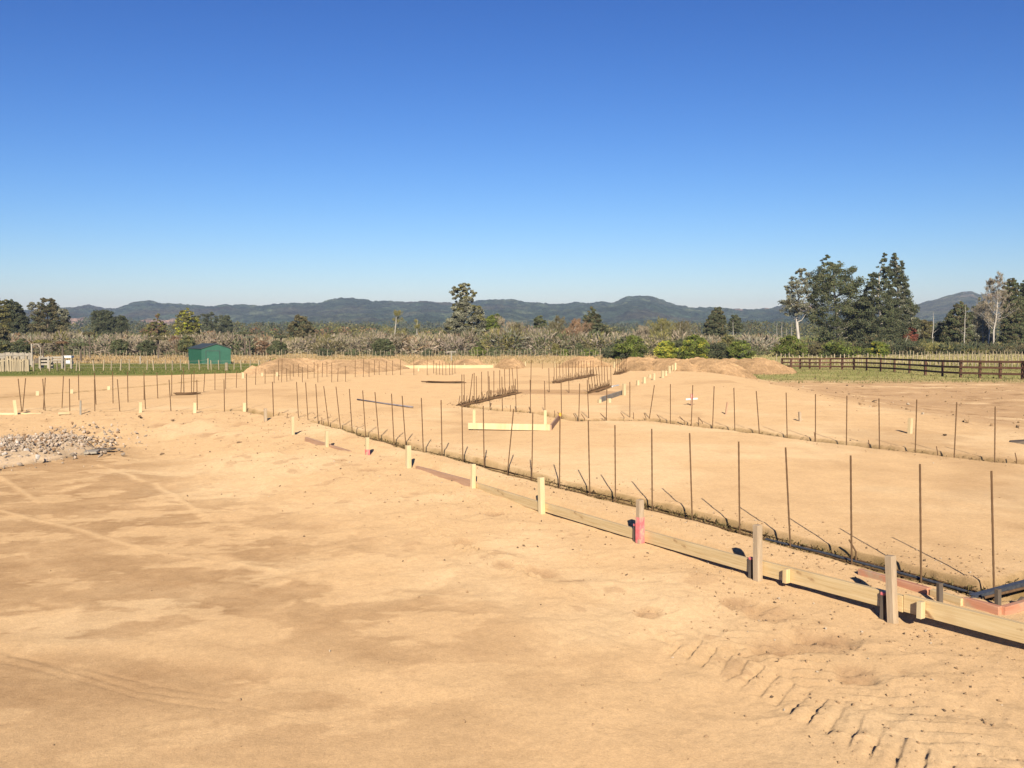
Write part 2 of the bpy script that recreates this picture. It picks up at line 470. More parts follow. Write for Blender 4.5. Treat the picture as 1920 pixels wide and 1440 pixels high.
M_TWIG = attr_mat('dry_twigs', trans=.0)
PINE = [(.3, (.60, .40, .18)), (.5, (.68, .49, .25)), (.7, (.74, .57, .32))]
M_PINE = simple('sawn_pine', PINE, 3, (14, 14, 1), .75, (.3, .002), objvar=.12)
M_PINEH = simple('pine_board', [(.28, (.52, .34, .15)), (.42, (.66, .47, .23)), (.6, (.74, .55, .29)), (.75, (.78, .60, .34))], 2.2, (26, 26, 1), .75, (.3, .002))
M_STAKE = simple('weathered_stake', [(.3, (.40, .29, .18)), (.6, (.57, .43, .28)), (.8, (.66, .52, .36))], 9, (3, 3, .4), .85, (.3, .003), objvar=.1)
M_PALE = simple('pale_stake', [(.3, (.68, .50, .25)), (.7, (.78, .62, .37))], 8, (1, 1, .2), .8, (.2, .002), objvar=.1)
M_RED = simple('red_treated_board', [(.3, (.50, .20, .11)), (.6, (.64, .32, .19)), (.8, (.68, .42, .25))], 3, (12, 12, 1), .75, (.3, .002))
M_PINKW = simple('pinkish_board', [(.3, (.46, .26, .15)), (.7, (.60, .38, .24))], 3, (12, 12, 1), .8, (.3, .002))
M_PAINT = simple('pink_marker_paint', [(.35, (.85, .16, .16)), (.65, (.90, .30, .28))], 20, None, .6)
M_REBAR = simple('rusty_rebar', [(.3, (.11, .062, .030)), (.6, (.19, .11, .055)), (.8, (.25, .15, .08))], 40, (1, 1, .6), .8, (.6, .002), objvar=.12)
M_STEEL = simple('dark_steel', [(.3, (.040, .045, .055)), (.7, (.095, .10, .115))], 30, None, .55, (.3, .002), spec=.4)
M_PIPE = simple('grey_conduit', [(.3, (.20, .17, .17)), (.7, (.32, .28, .28))], 10, None, .5, spec=.4)
M_FENCE = simple('creosoted_rail', [(.3, (.095, .045, .028)), (.6, (.15, .078, .048)), (.8, (.19, .105, .068))], 4, (1, 1, 3), .85, (.3, .004), objvar=.15)
M_BATTEN = simple('pale_batten', [(.3, (.30, .24, .15)), (.7, (.50, .41, .27))], 5, None, .85, objvar=.3)
M_GREYW = simple('grey_weathered_timber', [(.3, (.30, .26, .20)), (.7, (.48, .42, .33))], 5, None, .9, objvar=.2)
M_SHED = simple('green_sheet_metal', [(.3, (.020, .098, .058)), (.7, (.028, .125, .074))], 3, None, .45, spec=.4)
M_ROOF = simple('dark_green_roof', [(.3, (.040, .052, .046)), (.7, (.065, .080, .070))], 3, None, .5, spec=.4)
M_WHITE = simple('white_paint', [(.3, (.62, .62, .58)), (.7, (.80, .80, .76))], 3, None, .6)
M_BARK = simple('brown_bark', [(.3, (.09, .065, .045)), (.7, (.20, .16, .12))], 2, (1, 1, .3), .9)
M_PBARK = simple('pale_bark', [(.3, (.34, .30, .24)), (.7, (.58, .53, .45))], 2, (1, 1, .3), .9)
M_CONC = attr_mat('broken_concrete', grain=[(14, .8, 1.15)], bmps=[(25, .5, .02)])
def weather(mat, scale, lo, hi, colour, mapscale=None):
    """knots, mud or bare wood showing through: mix a colour in where a noise is high"""
    nt = mat.node_tree; b = nt.nodes['Principled BSDF']; src = b.inputs['Base Color'].links[0].from_socket
    n = noise_node(nt, scale, 3, .6, mapscale=mapscale); r = ramp(nt, n.outputs['Fac'], [(lo, (0, 0, 0)), (hi, (1, 1, 1))])
    m = N(nt, 'ShaderNodeMix', data_type='RGBA'); nt.links.new(r.outputs[0], m.inputs[0]); nt.links.new(src, m.inputs[6]); m.inputs[7].default_value = (*colour, 1)
    nt.links.new(m.outputs[2], b.inputs['Base Color'])
weather(M_PINEH, 4.5, .66, .72, (.34, .19, .09), (1.6, 1.6, 1)); weather(M_PINEH, 2.5, .55, .80, (.62, .42, .20))
weather(M_STAKE, 7, .55, .72, (.50, .36, .21)); weather(M_PAINT, 16, .50, .60, (.56, .40, .26), (1, 1, .5)); weather(M_RED, 5, .55, .7, (.52, .36, .22))
M_ORANGE = simple('orange_cap', [(.3, (.80, .32, .03)), (.7, (.88, .42, .06))], 10)

# ---------------------------------------------------------------- ground sheet
def build_ground():
    az_f = np.radians(np.arange(-30.5, 30.51, 0.072))
    az = np.concatenate([np.radians(np.arange(-180, -30.5, 3.0)), az_f, np.radians(np.arange(33, 180, 3.0))])
    rs = [0.25]
    while rs[-1] < 4700:
        r = rs[-1]
        if r < 3.6: st = r * .04 + .05
        elif r < 12: st = r * .0026
        elif r < 62: st = r * .0036
        elif r < 200: st = r * .010
        else: st = r * .05
        rs.append(r + st)
    rs = np.array(rs)
    A, RR = np.meshgrid(az, rs)
    x = (np.sin(A) * RR).ravel(); y = (np.cos(A) * RR).ravel()
    z, col = terrain(x, y)
    na, nr = len(az), len(rs)
    idx = np.arange(na * nr).reshape(nr, na)
    a = idx[:-1]; b = idx[1:]
    an = np.roll(a, -1, 1); bn = np.roll(b, -1, 1)
    Fq = np.stack([a, an, bn, b], -1).reshape(-1, 4)[:, ::-1]
    V = np.stack([x, y, z], 1)
    # close the small hole under the camera
    V = np.vstack([V, [[0, 0, float(z[:na].mean())]]]); col = np.vstack([col, col[:1]])
    c = len(V) - 1
    i = np.arange(na); tri = np.stack([np.full(na, c), np.full(na, c), np.roll(i, -1), i], -1)
    me = mesh_np('ground', V, Fq, M_GROUND, col, True)
    o = link('ground', me); o['kind'] = 'structure'
    return o
GROUND = build_ground()

# ---------------------------------------------------------------- hills
def build_hills():
    sky_pts = [(-700, 575), (-300, 580), (0, 590), (60, 584), (100, 582), (130, 579), (170, 577), (200, 582), (222, 580), (250, 573), (275, 568), (300, 571), (340, 572), (365, 577), (400, 579), (420, 575), (470, 576), (510, 574), (545, 573), (600, 572), (640, 561), (665, 563), (700, 568), (750, 571), (800, 568), (850, 572), (890, 568), (910, 565), (940, 564), (960, 566), (1000, 571), (1040, 575), (1080, 572), (1110, 572), (1150, 570), (1175, 560), (1200, 557), (1225, 560), (1250, 571), (1290, 580), (1330, 581), (1370, 582), (1400, 585), (1430, 582), (1460, 577), (1480, 572), (1560, 576), (1650, 582), (1690, 578), (1710, 572), (1760, 558), (1800, 547), (1820, 546), (1834, 552), (1850, 549), (1880, 558), (1920, 566), (2100, 580), (2700, 570)]
    xs = np.array([p[0] for p in sky_pts], float); ys = np.array([p[1] for p in sky_pts], float)
    px = np.linspace(-700, 2700, 1500)
    el = (HORIZON - np.interp(px, xs, ys)) / F
    azi = np.arctan((px - 960) / F)
    Ds = np.concatenate([np.linspace(1300, 3150, 150), np.linspace(3180, 4200, 10)])
    P, D = np.meshgrid(px, Ds); E = np.broadcast_to(el, P.shape); A = np.broadcast_to(azi, P.shape)
    x = (np.tan(A) * D); y = D
    t = np.clip((D - 1450) / (3000 - 1450), 0, 1)
    prof = np.where(D <= 3000, .10 * t + .90 * t ** 1.5, 1 - .5 * sstep(3000, 4200, D))
    crest = E * 3000
    spur = fbm(x.ravel(), y.ravel(), 620, 5, 401, .55).reshape(P.shape)
    z = CAM_H + crest * prof + spur * 34 * np.sin(np.pi * np.clip(t, 0, 1)) * (D < 3000)
    z = z - 8 * (D < 1500)
    can = (vnoise((x / 13).ravel(), (y / 18).ravel(), 5) * 8 + vnoise((x / 38).ravel(), (y / 45).ravel(), 6) * 9).reshape(P.shape)
    right = sstep(1660, 1720, P)
    z = z + can * (1 - .6 * right) * sstep(1400, 1700, D) - 5
    col = np.tile(np.array((.045, .066, .042)), (P.size, 1))
    col = mixc(col, np.array((.120, .140, .080)), sstep(.05, .5, fbm(x.ravel(), y.ravel(), 70, 4, 415, .7)) * .9)
    nn = fbm(x.ravel(), y.ravel(), 260, 4, 411)
    col = mixc(col, np.array((.075, .070, .045)), sstep(0, .5, nn))
    col = mixc(col, np.array((.13, .135, .075)), right.ravel() * sstep(-.3, .3, fbm(x.ravel(), y.ravel(), 150, 4, 421)) * .8)
    Pr = P.ravel(); Dr = D.ravel()
    def patch(x0, x1, d0, d1, c, wob=8):
        nonlocal col
        w = fbm(x.ravel(), y.ravel(), 60, 3, 431) * wob
        m = sstep(x0 - 4, x0 + 4, Pr + w) * sstep(x1 + 4, x1 - 4, Pr + w) * sstep(d0 - 60, d0 + 60, Dr + 20 * w) * sstep(d1 + 60, d1 - 60, Dr + 20 * w)
        col = mixc(col, np.array(c), m)
    patch(130, 162, 1900, 2200, (.42, .27, .19)); patch(268, 330, 1850, 2150, (.42, .27, .19))
    patch(1376, 1392, 2700, 2960, (.35, .24, .19), 5); patch(1434, 1440, 2750, 3000, (.5, .35, .28), 2); patch(1500, 1522, 2600, 2990, (.45, .30, .24), 8)
    patch(1845, 1885, 2850, 3050, (.42, .26, .19), 10)
    sc = sstep(.35, .5, fbm(x.ravel(), y.ravel(), 45, 3, 441)) * right.ravel() * sstep(2500, 2900, Dr)
    col = mixc(col, np.array((.22, .19, .15)), sc)
    n1, n0 = P.shape
    idx = np.arange(P.size).reshape(n1, n0)
    Fq = np.stack([idx[:-1, :-1], idx[:-1, 1:], idx[1:, 1:], idx[1:, :-1]], -1).reshape(-1, 4)
    V = np.stack([x.ravel(), y.ravel(), z.ravel()], 1)
    o = link('hills', mesh_np('hills', V, Fq, M_HILL, col, True)); o['kind'] = 'structure'
build_hills()
# ---------------------------------------------------------------- starter bars and stakes
ORD = ['first', 'second', 'third', 'fourth', 'fifth', 'sixth', 'seventh', 'eighth', 'ninth', 'tenth', 'eleventh', 'twelfth', 'thirteenth', 'fourteenth', 'fifteenth', 'sixteenth', 'seventeenth', 'eighteenth', 'nineteenth', 'twentieth', 'twenty-first', 'twenty-second', 'twenty-third', 'twenty-fourth', 'twenty-fifth', 'twenty-sixth', 'twenty-seventh', 'twenty-eighth', 'twenty-ninth', 'thirtieth', 'thirty-first', 'thirty-second', 'thirty-third', 'thirty-fourth', 'thirty-fifth']
rng = random.Random(4)
def rod_mesh():
    m = MB(); n = 28; L = 1.0                     # ribbed bar of unit length, origin at foot
    pts = []; rad = []
    for i in range(n + 1): pts.append((0, 0, i / n)); rad.append(1.0 if i % 2 else .86)
    m.tube(pts, rad, 8); return m.mesh('starter_bar', M_REBAR)
ROD = rod_mesh()
def rod(xt, yt, xb, yb, label, group, rad, zb=-.05, sink=.2):
    B = at_z(xb, yb, zb)
    if zb == 0: B = hit(xb, yb)
    T = at_y(xt, yt, B.y + (rng.random() - .5) * .04)
    d = T - B; L = d.length; d.normalize(); foot = B - d * sink
    o = link('starter_bar', ROD); o.location = foot
    o.rotation_mode = 'QUATERNION'; o.rotation_quaternion = Vector((0, 0, 1)).rotation_difference(d)
    o.scale = (rad, rad, L + sink)
    tag(o, label, 'rebar', group); return o
A = [(1859, 883, 1864, 1118), (1725, 870, 1727, 1092), (1595, 854, 1597, 1060), (1473, 839, 1482, 1027), (1385, 828, 1387, 1004), (1293, 812, 1298, 977), (1222, 804, 1223, 958), (1153, 797, 1154, 941), (1103, 788, 1106, 930), (1050, 781, 1049, 916), (999, 773, 997, 905), (963, 767, 951, 892), (906, 761, 908, 881), (866, 755, 868, 871), (827, 750, 829, 862), (790, 746, 794, 854), (754, 742, 761, 838), (734, 738, 739, 836), (703, 735, 711, 829), (680, 732, 686, 823), (655, 729, 661, 819), (630, 725, 639, 809), (607, 724, 617, 803), (592, 720, 597, 799), (573, 717, 578, 795), (556, 716, 560, 790)]
for i, p in enumerate(A):
    lean = ', leaning' if i in (11,) else ''
    rod(*p, 'rusty starter bar in the front trench, %s from its right-hand corner%s' % (ORD[i], lean), 'starter bars along the front trench', .0085 if i < 12 else .0095)
Cc = [(1866, 762, 1865, 868), (1794, 754, 1789, 860), (1719, 749, 1716, 851), (1648, 747, 1649, 844), (1588, 742, 1587, 837), (1529, 739, 1529, 828), (1474, 736, 1476, 821), (1418, 733, 1424, 816), (1376, 727, 1378, 811), (1339, 724, 1336, 803), (1299, 722, 1296, 800), (1257, 720, 1257, 795), (1227, 722, 1217, 788), (1181, 716, 1181, 786), (1138, 722, 1137, 790), (1101, 712, 1104, 788), (1087, 719, 1085, 791), (1052, 717, 1053, 788), (1021, 714, 1022, 777), (994, 712, 995, 777), (966, 710, 968, 775), (941, 706, 942, 773), (917, 705, 919, 768), (893, 705, 894, 763)]
for i, p in enumerate(Cc):
    rod(*p, 'thin rusty bar in the second long row, %s from the right edge' % ORD[i], 'starter bars along the second trench', .0100 if i < 12 else .0105)
D_ = [(34, 710, 41, 775), (48, 709, 42, 775), (80, 710, 85, 775), (85, 708, 81, 772), (119, 705, 116, 768), (130, 710, 131, 776), (177, 711, 178, 776), (220, 711, 225, 776), (270, 711, 273, 770), (317, 712, 321, 778), (369, 712, 370, 773), (420, 712, 421, 776), (462, 700, 463, 772), (511, 716, 513, 786)]
for i, p in enumerate(D_):
    rod(*p, 'rusty bar in the left row behind the sand bank, %s from the left' % ORD[i], 'starter bars behind the left bank', .0115)
E_ = [(147, 702, 148, 750), (177, 699, 180, 758), (211, 697, 212, 756), (239, 697, 240, 754), (270, 699, 270, 750), (294, 699, 296, 747), (322, 699, 322, 742), (341, 699, 339, 740), (344, 689, 345, 739), (359, 700, 359, 739), (364, 695, 363, 739), (384, 700, 382, 734), (403, 697, 403, 731), (423, 695, 423, 729), (444, 695, 443, 727), (480, 692, 479, 722), (497, 692, 497, 720), (514, 695, 514, 719), (522, 675, 522, 713), (529, 673, 528, 717), (537, 690, 538, 716), (544, 684, 544, 712), (567, 688, 567, 717), (577, 684, 577, 710), (596, 682, 596, 717), (622, 680, 622, 717), (634, 690, 633, 716), (648, 686, 648, 716)]
for i, p in enumerate(E_):
    rod(*p, 'thin rusty bar in the far left row, %s from the left' % ORD[i], 'starter bars along the far left trench', .0125, 0)
G_ = [(550, 683, 550, 706), (560, 682, 560, 706), (589, 678, 589, 708), (605, 680, 604, 707), (613, 678, 613, 706), (666, 676, 666, 707), (682, 672, 681, 707), (692, 677, 692, 707), (702, 675, 702, 703), (711, 677, 711, 703), (725, 677, 724, 703), (736, 676, 736, 703), (751, 674, 751, 703), (776, 672, 776, 703), (801, 674, 801, 703), (813, 676, 813, 700), (818, 680, 818, 702), (824, 677, 824, 702), (830, 680, 830, 703), (836, 678, 836, 703), (843, 680, 843, 703), (848, 678, 848, 702), (853, 680, 853, 700)]
for i, p in enumerate(G_):
    rod(*p, 'distant thin bar in front of the far plank, %s from the left' % ORD[i], 'distant starter bars before the far plank', .0135, 0)
K1 = [(866, 702, 866, 762), (870, 702, 871, 758), (886, 701, 880, 756), (889, 699, 889, 759), (903, 697, 903, 752), (915, 696, 916, 751), (926, 695, 926, 747), (937, 694, 937, 745), (946, 692, 947, 742), (955, 691, 956, 740), (960, 689, 964, 738), (969, 687, 971, 737)]
K2 = [(1039, 679, 1039, 718), (1043, 681, 1044, 717), (1049, 680, 1050, 716), (1055, 680, 1056, 714), (1061, 681, 1062, 713), (1066, 681, 1067, 712), (1073, 679, 1073, 711), (1079, 678, 1079, 710), (1085, 677, 1085, 709), (1090, 676, 1090, 708), (1095, 676, 1095, 706), (1100, 677, 1100, 706), (1107, 676, 1107, 705), (1112, 676, 1112, 704)]
K3 = [(1101, 688, 1106, 737), (1107, 690, 1112, 735), (1112, 688, 1117, 733), (1117, 688, 1122, 732), (1122, 686, 1126, 731), (1128, 668, 1129, 729), (1133, 686, 1134, 728), (1138, 686, 1140, 727), (1145, 685, 1146, 725)]
K4 = [(1154, 672, 1154, 703), (1158, 672, 1158, 702), (1162, 671, 1162, 701), (1166, 671, 1166, 700), (1170, 670, 1170, 700), (1174, 671, 1174, 699)]
for rows, nm in ((K1, 'large cage left of centre'), (K2, 'long cage behind the centre'), (K3, 'cage beside the small timber kerb'), (K4, 'short farthest cage')):
    for i, p in enumerate(rows):
        rod(*p, 'rusty bar rising from the %s, %s from its left end' % (nm, ORD[i]), 'bars rising from the ' + nm, .0115 if rows is K1 else .0125, 0)
for i, p in enumerate([(1029, 690, 1030, 737), (996, 675, 995, 737), (1066, 690, 1067, 737), (1017, 676, 1017, 692), (867 + 150, 676, 1018, 693)][:4]):
    rod(*p, ['thin bar standing alone right of the large cage', 'tall thin bar at the right end of the large cage', 'thin bar standing below the long cage', 'thin bar standing far off near the back stakes'][i], 'single bars near the cages', .012, 0)

# ---- reinforcing cages lying in the trenches
def cage(p0, p1, n, label, w=.26, h=.16, zt=-.01, r=.006, name='rebar_cage'):
    a = at_z(*p0, 0); b = at_z(*p1, 0); a.z = b.z = zt
    d = (b - a).normalized(); sd = Vector((-d.y, d.x, 0)); L = (b - a).length
    rt = root(name, (a + b) / 2, label, 'rebar cage', 'reinforcing cages in the trenches')
    org = Vector(rt.location)
    for (i, j) in ((-1, 0), (1, 0), (-1, -1), (1, -1)):
        m = MB(); off = sd * (w / 2 * i) + Vector((0, 0, h * j)); pts = []
        for k in range(13):
            t = k / 12; pts.append(a + d * (L * t) + off + Vector((0, 0, .012 * math.sin(k * 1.7 + i))) - org)
        m.tube(pts, r * 1.3, 5); o = m.build('long_bar', M_REBAR, rt)
    m = MB()
    for k in range(n):
        c = a + d * (L * (k + .5) / n) + d * rng.uniform(-.04, .04) - org; s = w / 2 + .01; ti = rng.uniform(-.04, .04)
        P = [c + sd * s + d * ti, c - sd * s - d * ti, c - sd * s + Vector((0, 0, -h)), c + sd * s + Vector((0, 0, -h)), c + sd * s + d * ti, c + sd * (s - .05) + Vector((0, 0, .05)), c + sd * (s - .05) + d * rng.uniform(-.1, .1) + Vector((0, 0, rng.uniform(.06, .26)))]
        m.tube(P, r, 4)
    o = m.build('tie_hoops', M_REBAR, rt); o['kind'] = 'stuff'
    return rt
for p0, p1, n, lab in (((862, 762), (972, 737), 46, 'dark wire-tied reinforcing cage left of centre, largest of the back cages'), ((1040, 718), (1117, 703), 40, 'long reinforcing cage in a trench behind the centre'), ((1108, 737), (1147, 724), 34, 'dark reinforcing cage running up to the small timber kerb'), ((1154, 703), (1176, 698), 24, 'short farthest reinforcing cage near the back stakes')):
    cage(p0, p1, n, lab, w=.20, h=.14, zt=.02, r=.009)
# long bars in the front trench
def longbar(pp, z, r, label, mat=M_STEEL, off=(0, 0), name='trench_bar', sag=.006, cat='steel bar', group=None):
    P = [at_z(a, b, z) for a, b in pp]; pts = []
    for i in range(len(P) - 1):
        n = max(2, int((P[i + 1] - P[i]).length / .45))
        for k in range(n): pts.append(P[i].lerp(P[i + 1], k / n))
    pts.append(P[-1])
    pts = [p + Vector((off[0], off[1], rng.uniform(-sag, sag))) for p in pts]
    o0 = pts[len(pts) // 2].copy(); m = MB(); m.tube([p - o0 for p in pts], r, 8)
    o = m.build(name, mat); o.location = o0; return tag(o, label, cat, group)
LA = [(1836, 1113), (1727, 1085), (1597, 1052), (1482, 1020), (1298, 972), (1104, 925), (908, 876), (711, 825), (578, 791)]
longbar(LA, -.045, .006, 'long dark bar lying along the near edge of the front trench', M_REBAR, (-.05, -.02))
longbar(LA, -.055, .006, 'long dark bar tied behind the starter bars of the front trench', M_REBAR, (.05, .04))
longbar([(1836, 1113), (1700, 1077), (1560, 1040), (1440, 1010)], -.03, .011, 'thick blue-grey bar in the front trench by the corner', M_STEEL, (-.02, 0))
def angle(p0, p1, z, label):
    a = at_z(*p0, z); b = at_z(*p1, z); c = (a + b) / 2
    m = MB(); m.bar(a - c, b - c, .05, .006); m.bar(a - c + Vector((-.012, -.022, -.026)), b - c + Vector((-.012, -.022, -.026)), .006, .046)
    o = m.build('steel_angle', M_STEEL); o.location = c; return tag(o, label, 'steel angle')
angle((1822, 1116), (2010, 1066), .035, 'dark steel angle running off the right edge at the trench corner')
longbar([(1826, 1125), (2010, 1080)], .01, .011, 'rusty bar below the steel angle at the right edge', M_REBAR)
# bent bars imitating rod shadows in the second trench and beside the front trench
def hook(px, py, w, lab, z=-.02):
    B = at_z(px, py, z); k = B.y / F
    m = MB(); m.tube([(0, 0, -.1), (.0, 0, .05), (w * k, .05, .15)], .008, 5); o = m.build('shadow_bar', M_REBAR); o.location = B
    tag(o, lab, 'shadow bar', 'bent bars imitating rod shadows in the trenches')
HK = [(878, 766, 2), (919, 767, 3), (1080, 788, -5), (1096, 789, -6), (1134, 788, -8), (1170, 786, -6), (1188, 786, 0), (1211, 787, -3), (1238, 790, -6), (1283, 794, -8), (1310, 796, 0), (1317, 796, -6), (1528, 826, 0), (1630, 842, 0), (1758, 855, 0), (1906, 868, 0), (995, 774, -3), (957, 771, 0), (1040, 782, 0), (538, 788, 0), (520, 786, 3), (603, 797, 0), (1605, 1045, -10)]
for i, (a, b, w) in enumerate(HK): hook(a, b, w, 'bent bar imitating a rod shadow in the trenches, %s counted from the left' % ORD[sorted(q[0] for q in HK).index(a)])

# ---- timber stakes
def stake(x, yt, yb, w, label, mat, group, rz=None, paint=None, lean=0, name='stake'):
    B = hit(x, yb); T = at_y(x + lean, yt, B.y)
    h = T.z - B.z; rz = rng.uniform(.3, .6) if rz is None else rz
    m = MB(); m.box((0, 0, h / 2 - .02), (w, w, h + .04), 0)
    m.add([(-w / 2, -w / 2, -.04), (w / 2, -w / 2, -.04), (w / 2, w / 2, -.04), (-w / 2, w / 2, -.04), (0, 0, -.16)], [(0, 1, 2, 3), (1, 0, 4), (2, 1, 4), (3, 2, 4), (0, 3, 4)])
    o = m.build(name, mat); bv = o.modifiers.new('bevel', 'BEVEL'); bv.width = .003; bv.segments = 1
    o.location = B; tilt = (T.x - B.x) / h
    o.rotation_euler = (rng.uniform(-.02, .02), tilt + rng.uniform(-.01, .01), rz)
    tag(o, label, 'stake', group)
    if paint:
        z0, z1 = paint; m = MB(); hh = h
        m.box((0, 0, (z0 + z1) / 2 * hh), (w + .005, w + .005, (z1 - z0) * hh)); m.build('paint_band', M_PAINT, o)
    return o
FG = 'stakes holding the front boards'
BA = math.atan2(_bd.y, _bd.x)
FS = [(1674, 1043, 1166, .058, 'grey-brown stake in front of the board, nearest the right edge', M_STAKE), (1421, 984, 1092, .058, 'weathered stake in front of the board, second from the right edge', M_STAKE), (1200, 937, 1022, .058, 'tall stake with its lower half sprayed pink', M_STAKE), (1016, 895, 962, .062, 'yellowish thick stake left of the pink-sprayed one', M_PALE), (887, 870, 917, .055, 'pale stake at the left end of the long front board', M_PALE), (766, 835, 880, .07, 'pale stake half sunk in the sand beside the pink-footed one', M_PALE), (689, 820, 854, .055, 'pale stake with a pink sprayed foot', M_PALE), (613, 808, 840, .055, 'pale stake against the short pinkish board', M_PALE), (549, 781, 818, .06, 'pale stake at the left corner of the front trench', M_PALE), (498, 766, 790, .06, 'faded stake sunk into the top of the sand bank', M_STAKE)]
for i, (x, a, b, w, lab, mt) in enumerate(FS):
    stake(x, a, b, w, lab, mt, FG, rz=BA + .06, paint={2: (.05, .62), 6: (-.02, .34)}.get(i), lean={0: -6, 2: 0, 3: -2}.get(i, 0))
for i, (x, a, b) in enumerate([(458, 755, 774), (365, 755, 776), (263, 754, 775), (30, 750, 778)]):
    stake(x, a, b, .07, 'pale stake on top of the left sand bank, %s from its right end' % ORD[i], M_PALE, 'stakes on the left sand bank', lean=-3 if i == 3 else 0)
stake(151, 751, 776, .04, 'thin dark stake on the left sand bank between two pale ones', M_GREYW, None)
FL = [(70, 733, 741), (134, 730, 737), (204, 724, 730), (455, 698, 709), (491, 699, 705), (519, 698, 704), (639, 691, 696)]
for i, (x, a, b) in enumerate(FL):
    stake(x, a, b, .09, 'short pale peg along the far left trench, %s from the left' % ORD[i], M_PALE, 'pegs along the far left trench')
BS = [(679, 684, 694), (698, 682, 692), (716, 682, 689), (784, 690, 696), (871, 681, 690), (924, 682, 690), (985, 678, 688), (1040, 678, 689), (1094, 680, 689), (1152, 679, 690), (1212, 682, 691)]
for i, (x, a, b) in enumerate(BS):
    stake(x, a, b, .085, 'pale stake along the far edge of the site, %s from the left' % ORD[i], M_PALE, 'stakes along the far edge')
RS = [(1266, 680, 696), (1261, 684, 696), (1255, 686, 700), (1248, 695, 705), (1242, 695, 709), (1226, 700, 713), (1218, 702, 709), (1208, 707, 719), (1196, 713, 723), (1170, 719, 742), (1156, 737, 743), (1142, 747, 755), (1124, 749, 755)]
for i, (x, a, b) in enumerate(RS):
    stake(x, a, b, .085, 'pale stake in the slanting right-hand line, %s from its far end' % ORD[i], M_PALE, 'stakes slanting along the right side')
stake(1706, 784, 812, .07, 'yellowish stake in the brown ground behind the second row', M_PALE, None, lean=2)
stake(1361, 754, 776, .035, 'thin orange-brown stick leaning behind the second row', M_PINKW, None, lean=3, name='stick')
stake(1500, 772, 790, .05, 'faded grey stake in the brown ground at right', M_STAKE, None, lean=-1)
# small peg cluster with pink tape
P0 = hit(1297, 760)
pr = root('survey_peg', P0, 'survey peg with crossed white lath and pink marks on the sand ramp', 'survey peg')
MB().box((0, 0, .14), (.05, .05, .34)).build('post', M_PINKW, pr)
MB().bar((-.16, 0, .16), (.16, .02, .18), .02, .045).build('lath', M_WHITE, pr)
MB().box((0, 0, .24), (.062, .062, .12)).build('paint_band', M_PAINT, pr)

# ---- boards
def board(p0, p1, z0, z1, th, label, mat, name='board', group=None, off=0.0, tops=True):
    """a board on edge between two ground points, z0..z1 high; two (x, y) world points"""
    a = Vector((p0[0], p0[1], 0)); b = Vector((p1[0], p1[1], 0)); d = (b - a).normalized(); sd = Vector((-d.y, d.x, 0))
    za = z0[0] if hasattr(z0, '__len__') else z0; zb = z0[1] if hasattr(z0, '__len__') else z0; h = z1
    c = (a + b) / 2; L = (b - a).length / 2
    m = MB(); P = []
    rz = math.atan2(d.y, d.x)
    ang = math.atan2(zb - za, 2 * L)
    # long axis on local Z so that the grain follows it
    m.hexa([(-th / 2, -h / 2, -L), (th / 2, -h / 2, -L), (th / 2, h / 2, -L), (-th / 2, h / 2, -L), (-th / 2, -h / 2, L), (th / 2, -h / 2, L), (th / 2, h / 2, L), (-th / 2, h / 2, L)])
    o = m.build(name, mat); bv = o.modifiers.new('bevel', 'BEVEL'); bv.width = .003; bv.segments = 2
    zax = (d * math.cos(ang) + Vector((0, 0, math.sin(ang)))); xax = sd; yax = zax.cross(xax)
    o.matrix_world = Matrix.Translation(c + sd * off + Vector((0, 0, (za + zb) / 2 + h / 2))) @ Matrix((xax, yax, zax)).transposed().to_4x4()
    tag(o, label, 'board', group); return o
stk = {x: hit(x, b) for (x, a, b, w, l, m_) in FS}
def on_line(px, py): return at_z(px, py, -.06)
q = {x: Vector((v.x, v.y, 0)) for x, v in stk.items()}
dirn = (q[1674] - q[1421]).normalized(); nrm = Vector((-dirn.y, dirn.x, 0))
if nrm.y < 0: nrm = -nrm
OFF = nrm * .062
def Q(v, k=0): return tuple((v + OFF + nrm * k).xy)
e1 = q[1674] + dirn * 4.2
GB = 'boards along the front stakes'
board(Q(q[1421] - dirn * .1), Q(q[1674] + dirn * .05), (-.060, -.040), .120, .045, 'pale pine board between the two stakes nearest the right', M_PINEH, group=GB)
board(Q(q[1674] + dirn * .054), Q(e1), (-.032, .015), .125, .045, 'pale pine board running out of the right edge of the picture', M_PINEH, group=GB)
board(Q(q[1200] - dirn * .05), Q(q[1421] - dirn * .12), (-.085, -.064), .112, .045, 'pine board right of the pink-sprayed stake', M_PINEH, group=GB)
board(Q(q[1016] - dirn * .05), Q(q[1200] - dirn * .07), (-.10, -.086), .10, .045, 'pine board between the yellowish and the pink-sprayed stake', M_PINEH, group=GB)
board(Q(q[887] + dirn * .0), Q(q[1016] - dirn * .07), (-.125, -.112), .105, .045, 'half-buried pine board left of the yellowish stake', M_PINEH, group=GB)
board(Q(q[766] + dirn * .15), Q(q[887] - dirn * .02), (-.12, -.118), .11, .045, 'pinkish half-buried board left of the long pale boards', M_PINKW, group=GB)
b0 = q[613] - dirn * 1.2; b1 = q[613] + dirn * .9
board(Q(b0), Q(b1), (-.12, -.16), .15, .045, 'short pinkish board behind the stake near the trench corner', M_PINKW, group=GB)
# nailed blocks on the long boards
def block(v, z, w, h, lab, mat=M_PINE, k=-.055):
    p = v + OFF + nrm * k; m = MB(); m.box((0, 0, 0), (w, .05, h), 0); o = m.build('timber_block', mat)
    o.location = (p.x, p.y, z); o.rotation_euler = (0, 0, math.atan2(dirn.y, dirn.x)); tag(o, lab, 'block')
block(q[1421] + dirn * .30, 0.005, .035, .115, 'orange pine block on the board right of the second stake', M_PINE)
block(q[1674] + dirn * .22, 0.028, .035, .12, 'pale pine block on the board right of the nearest stake', M_PALE)
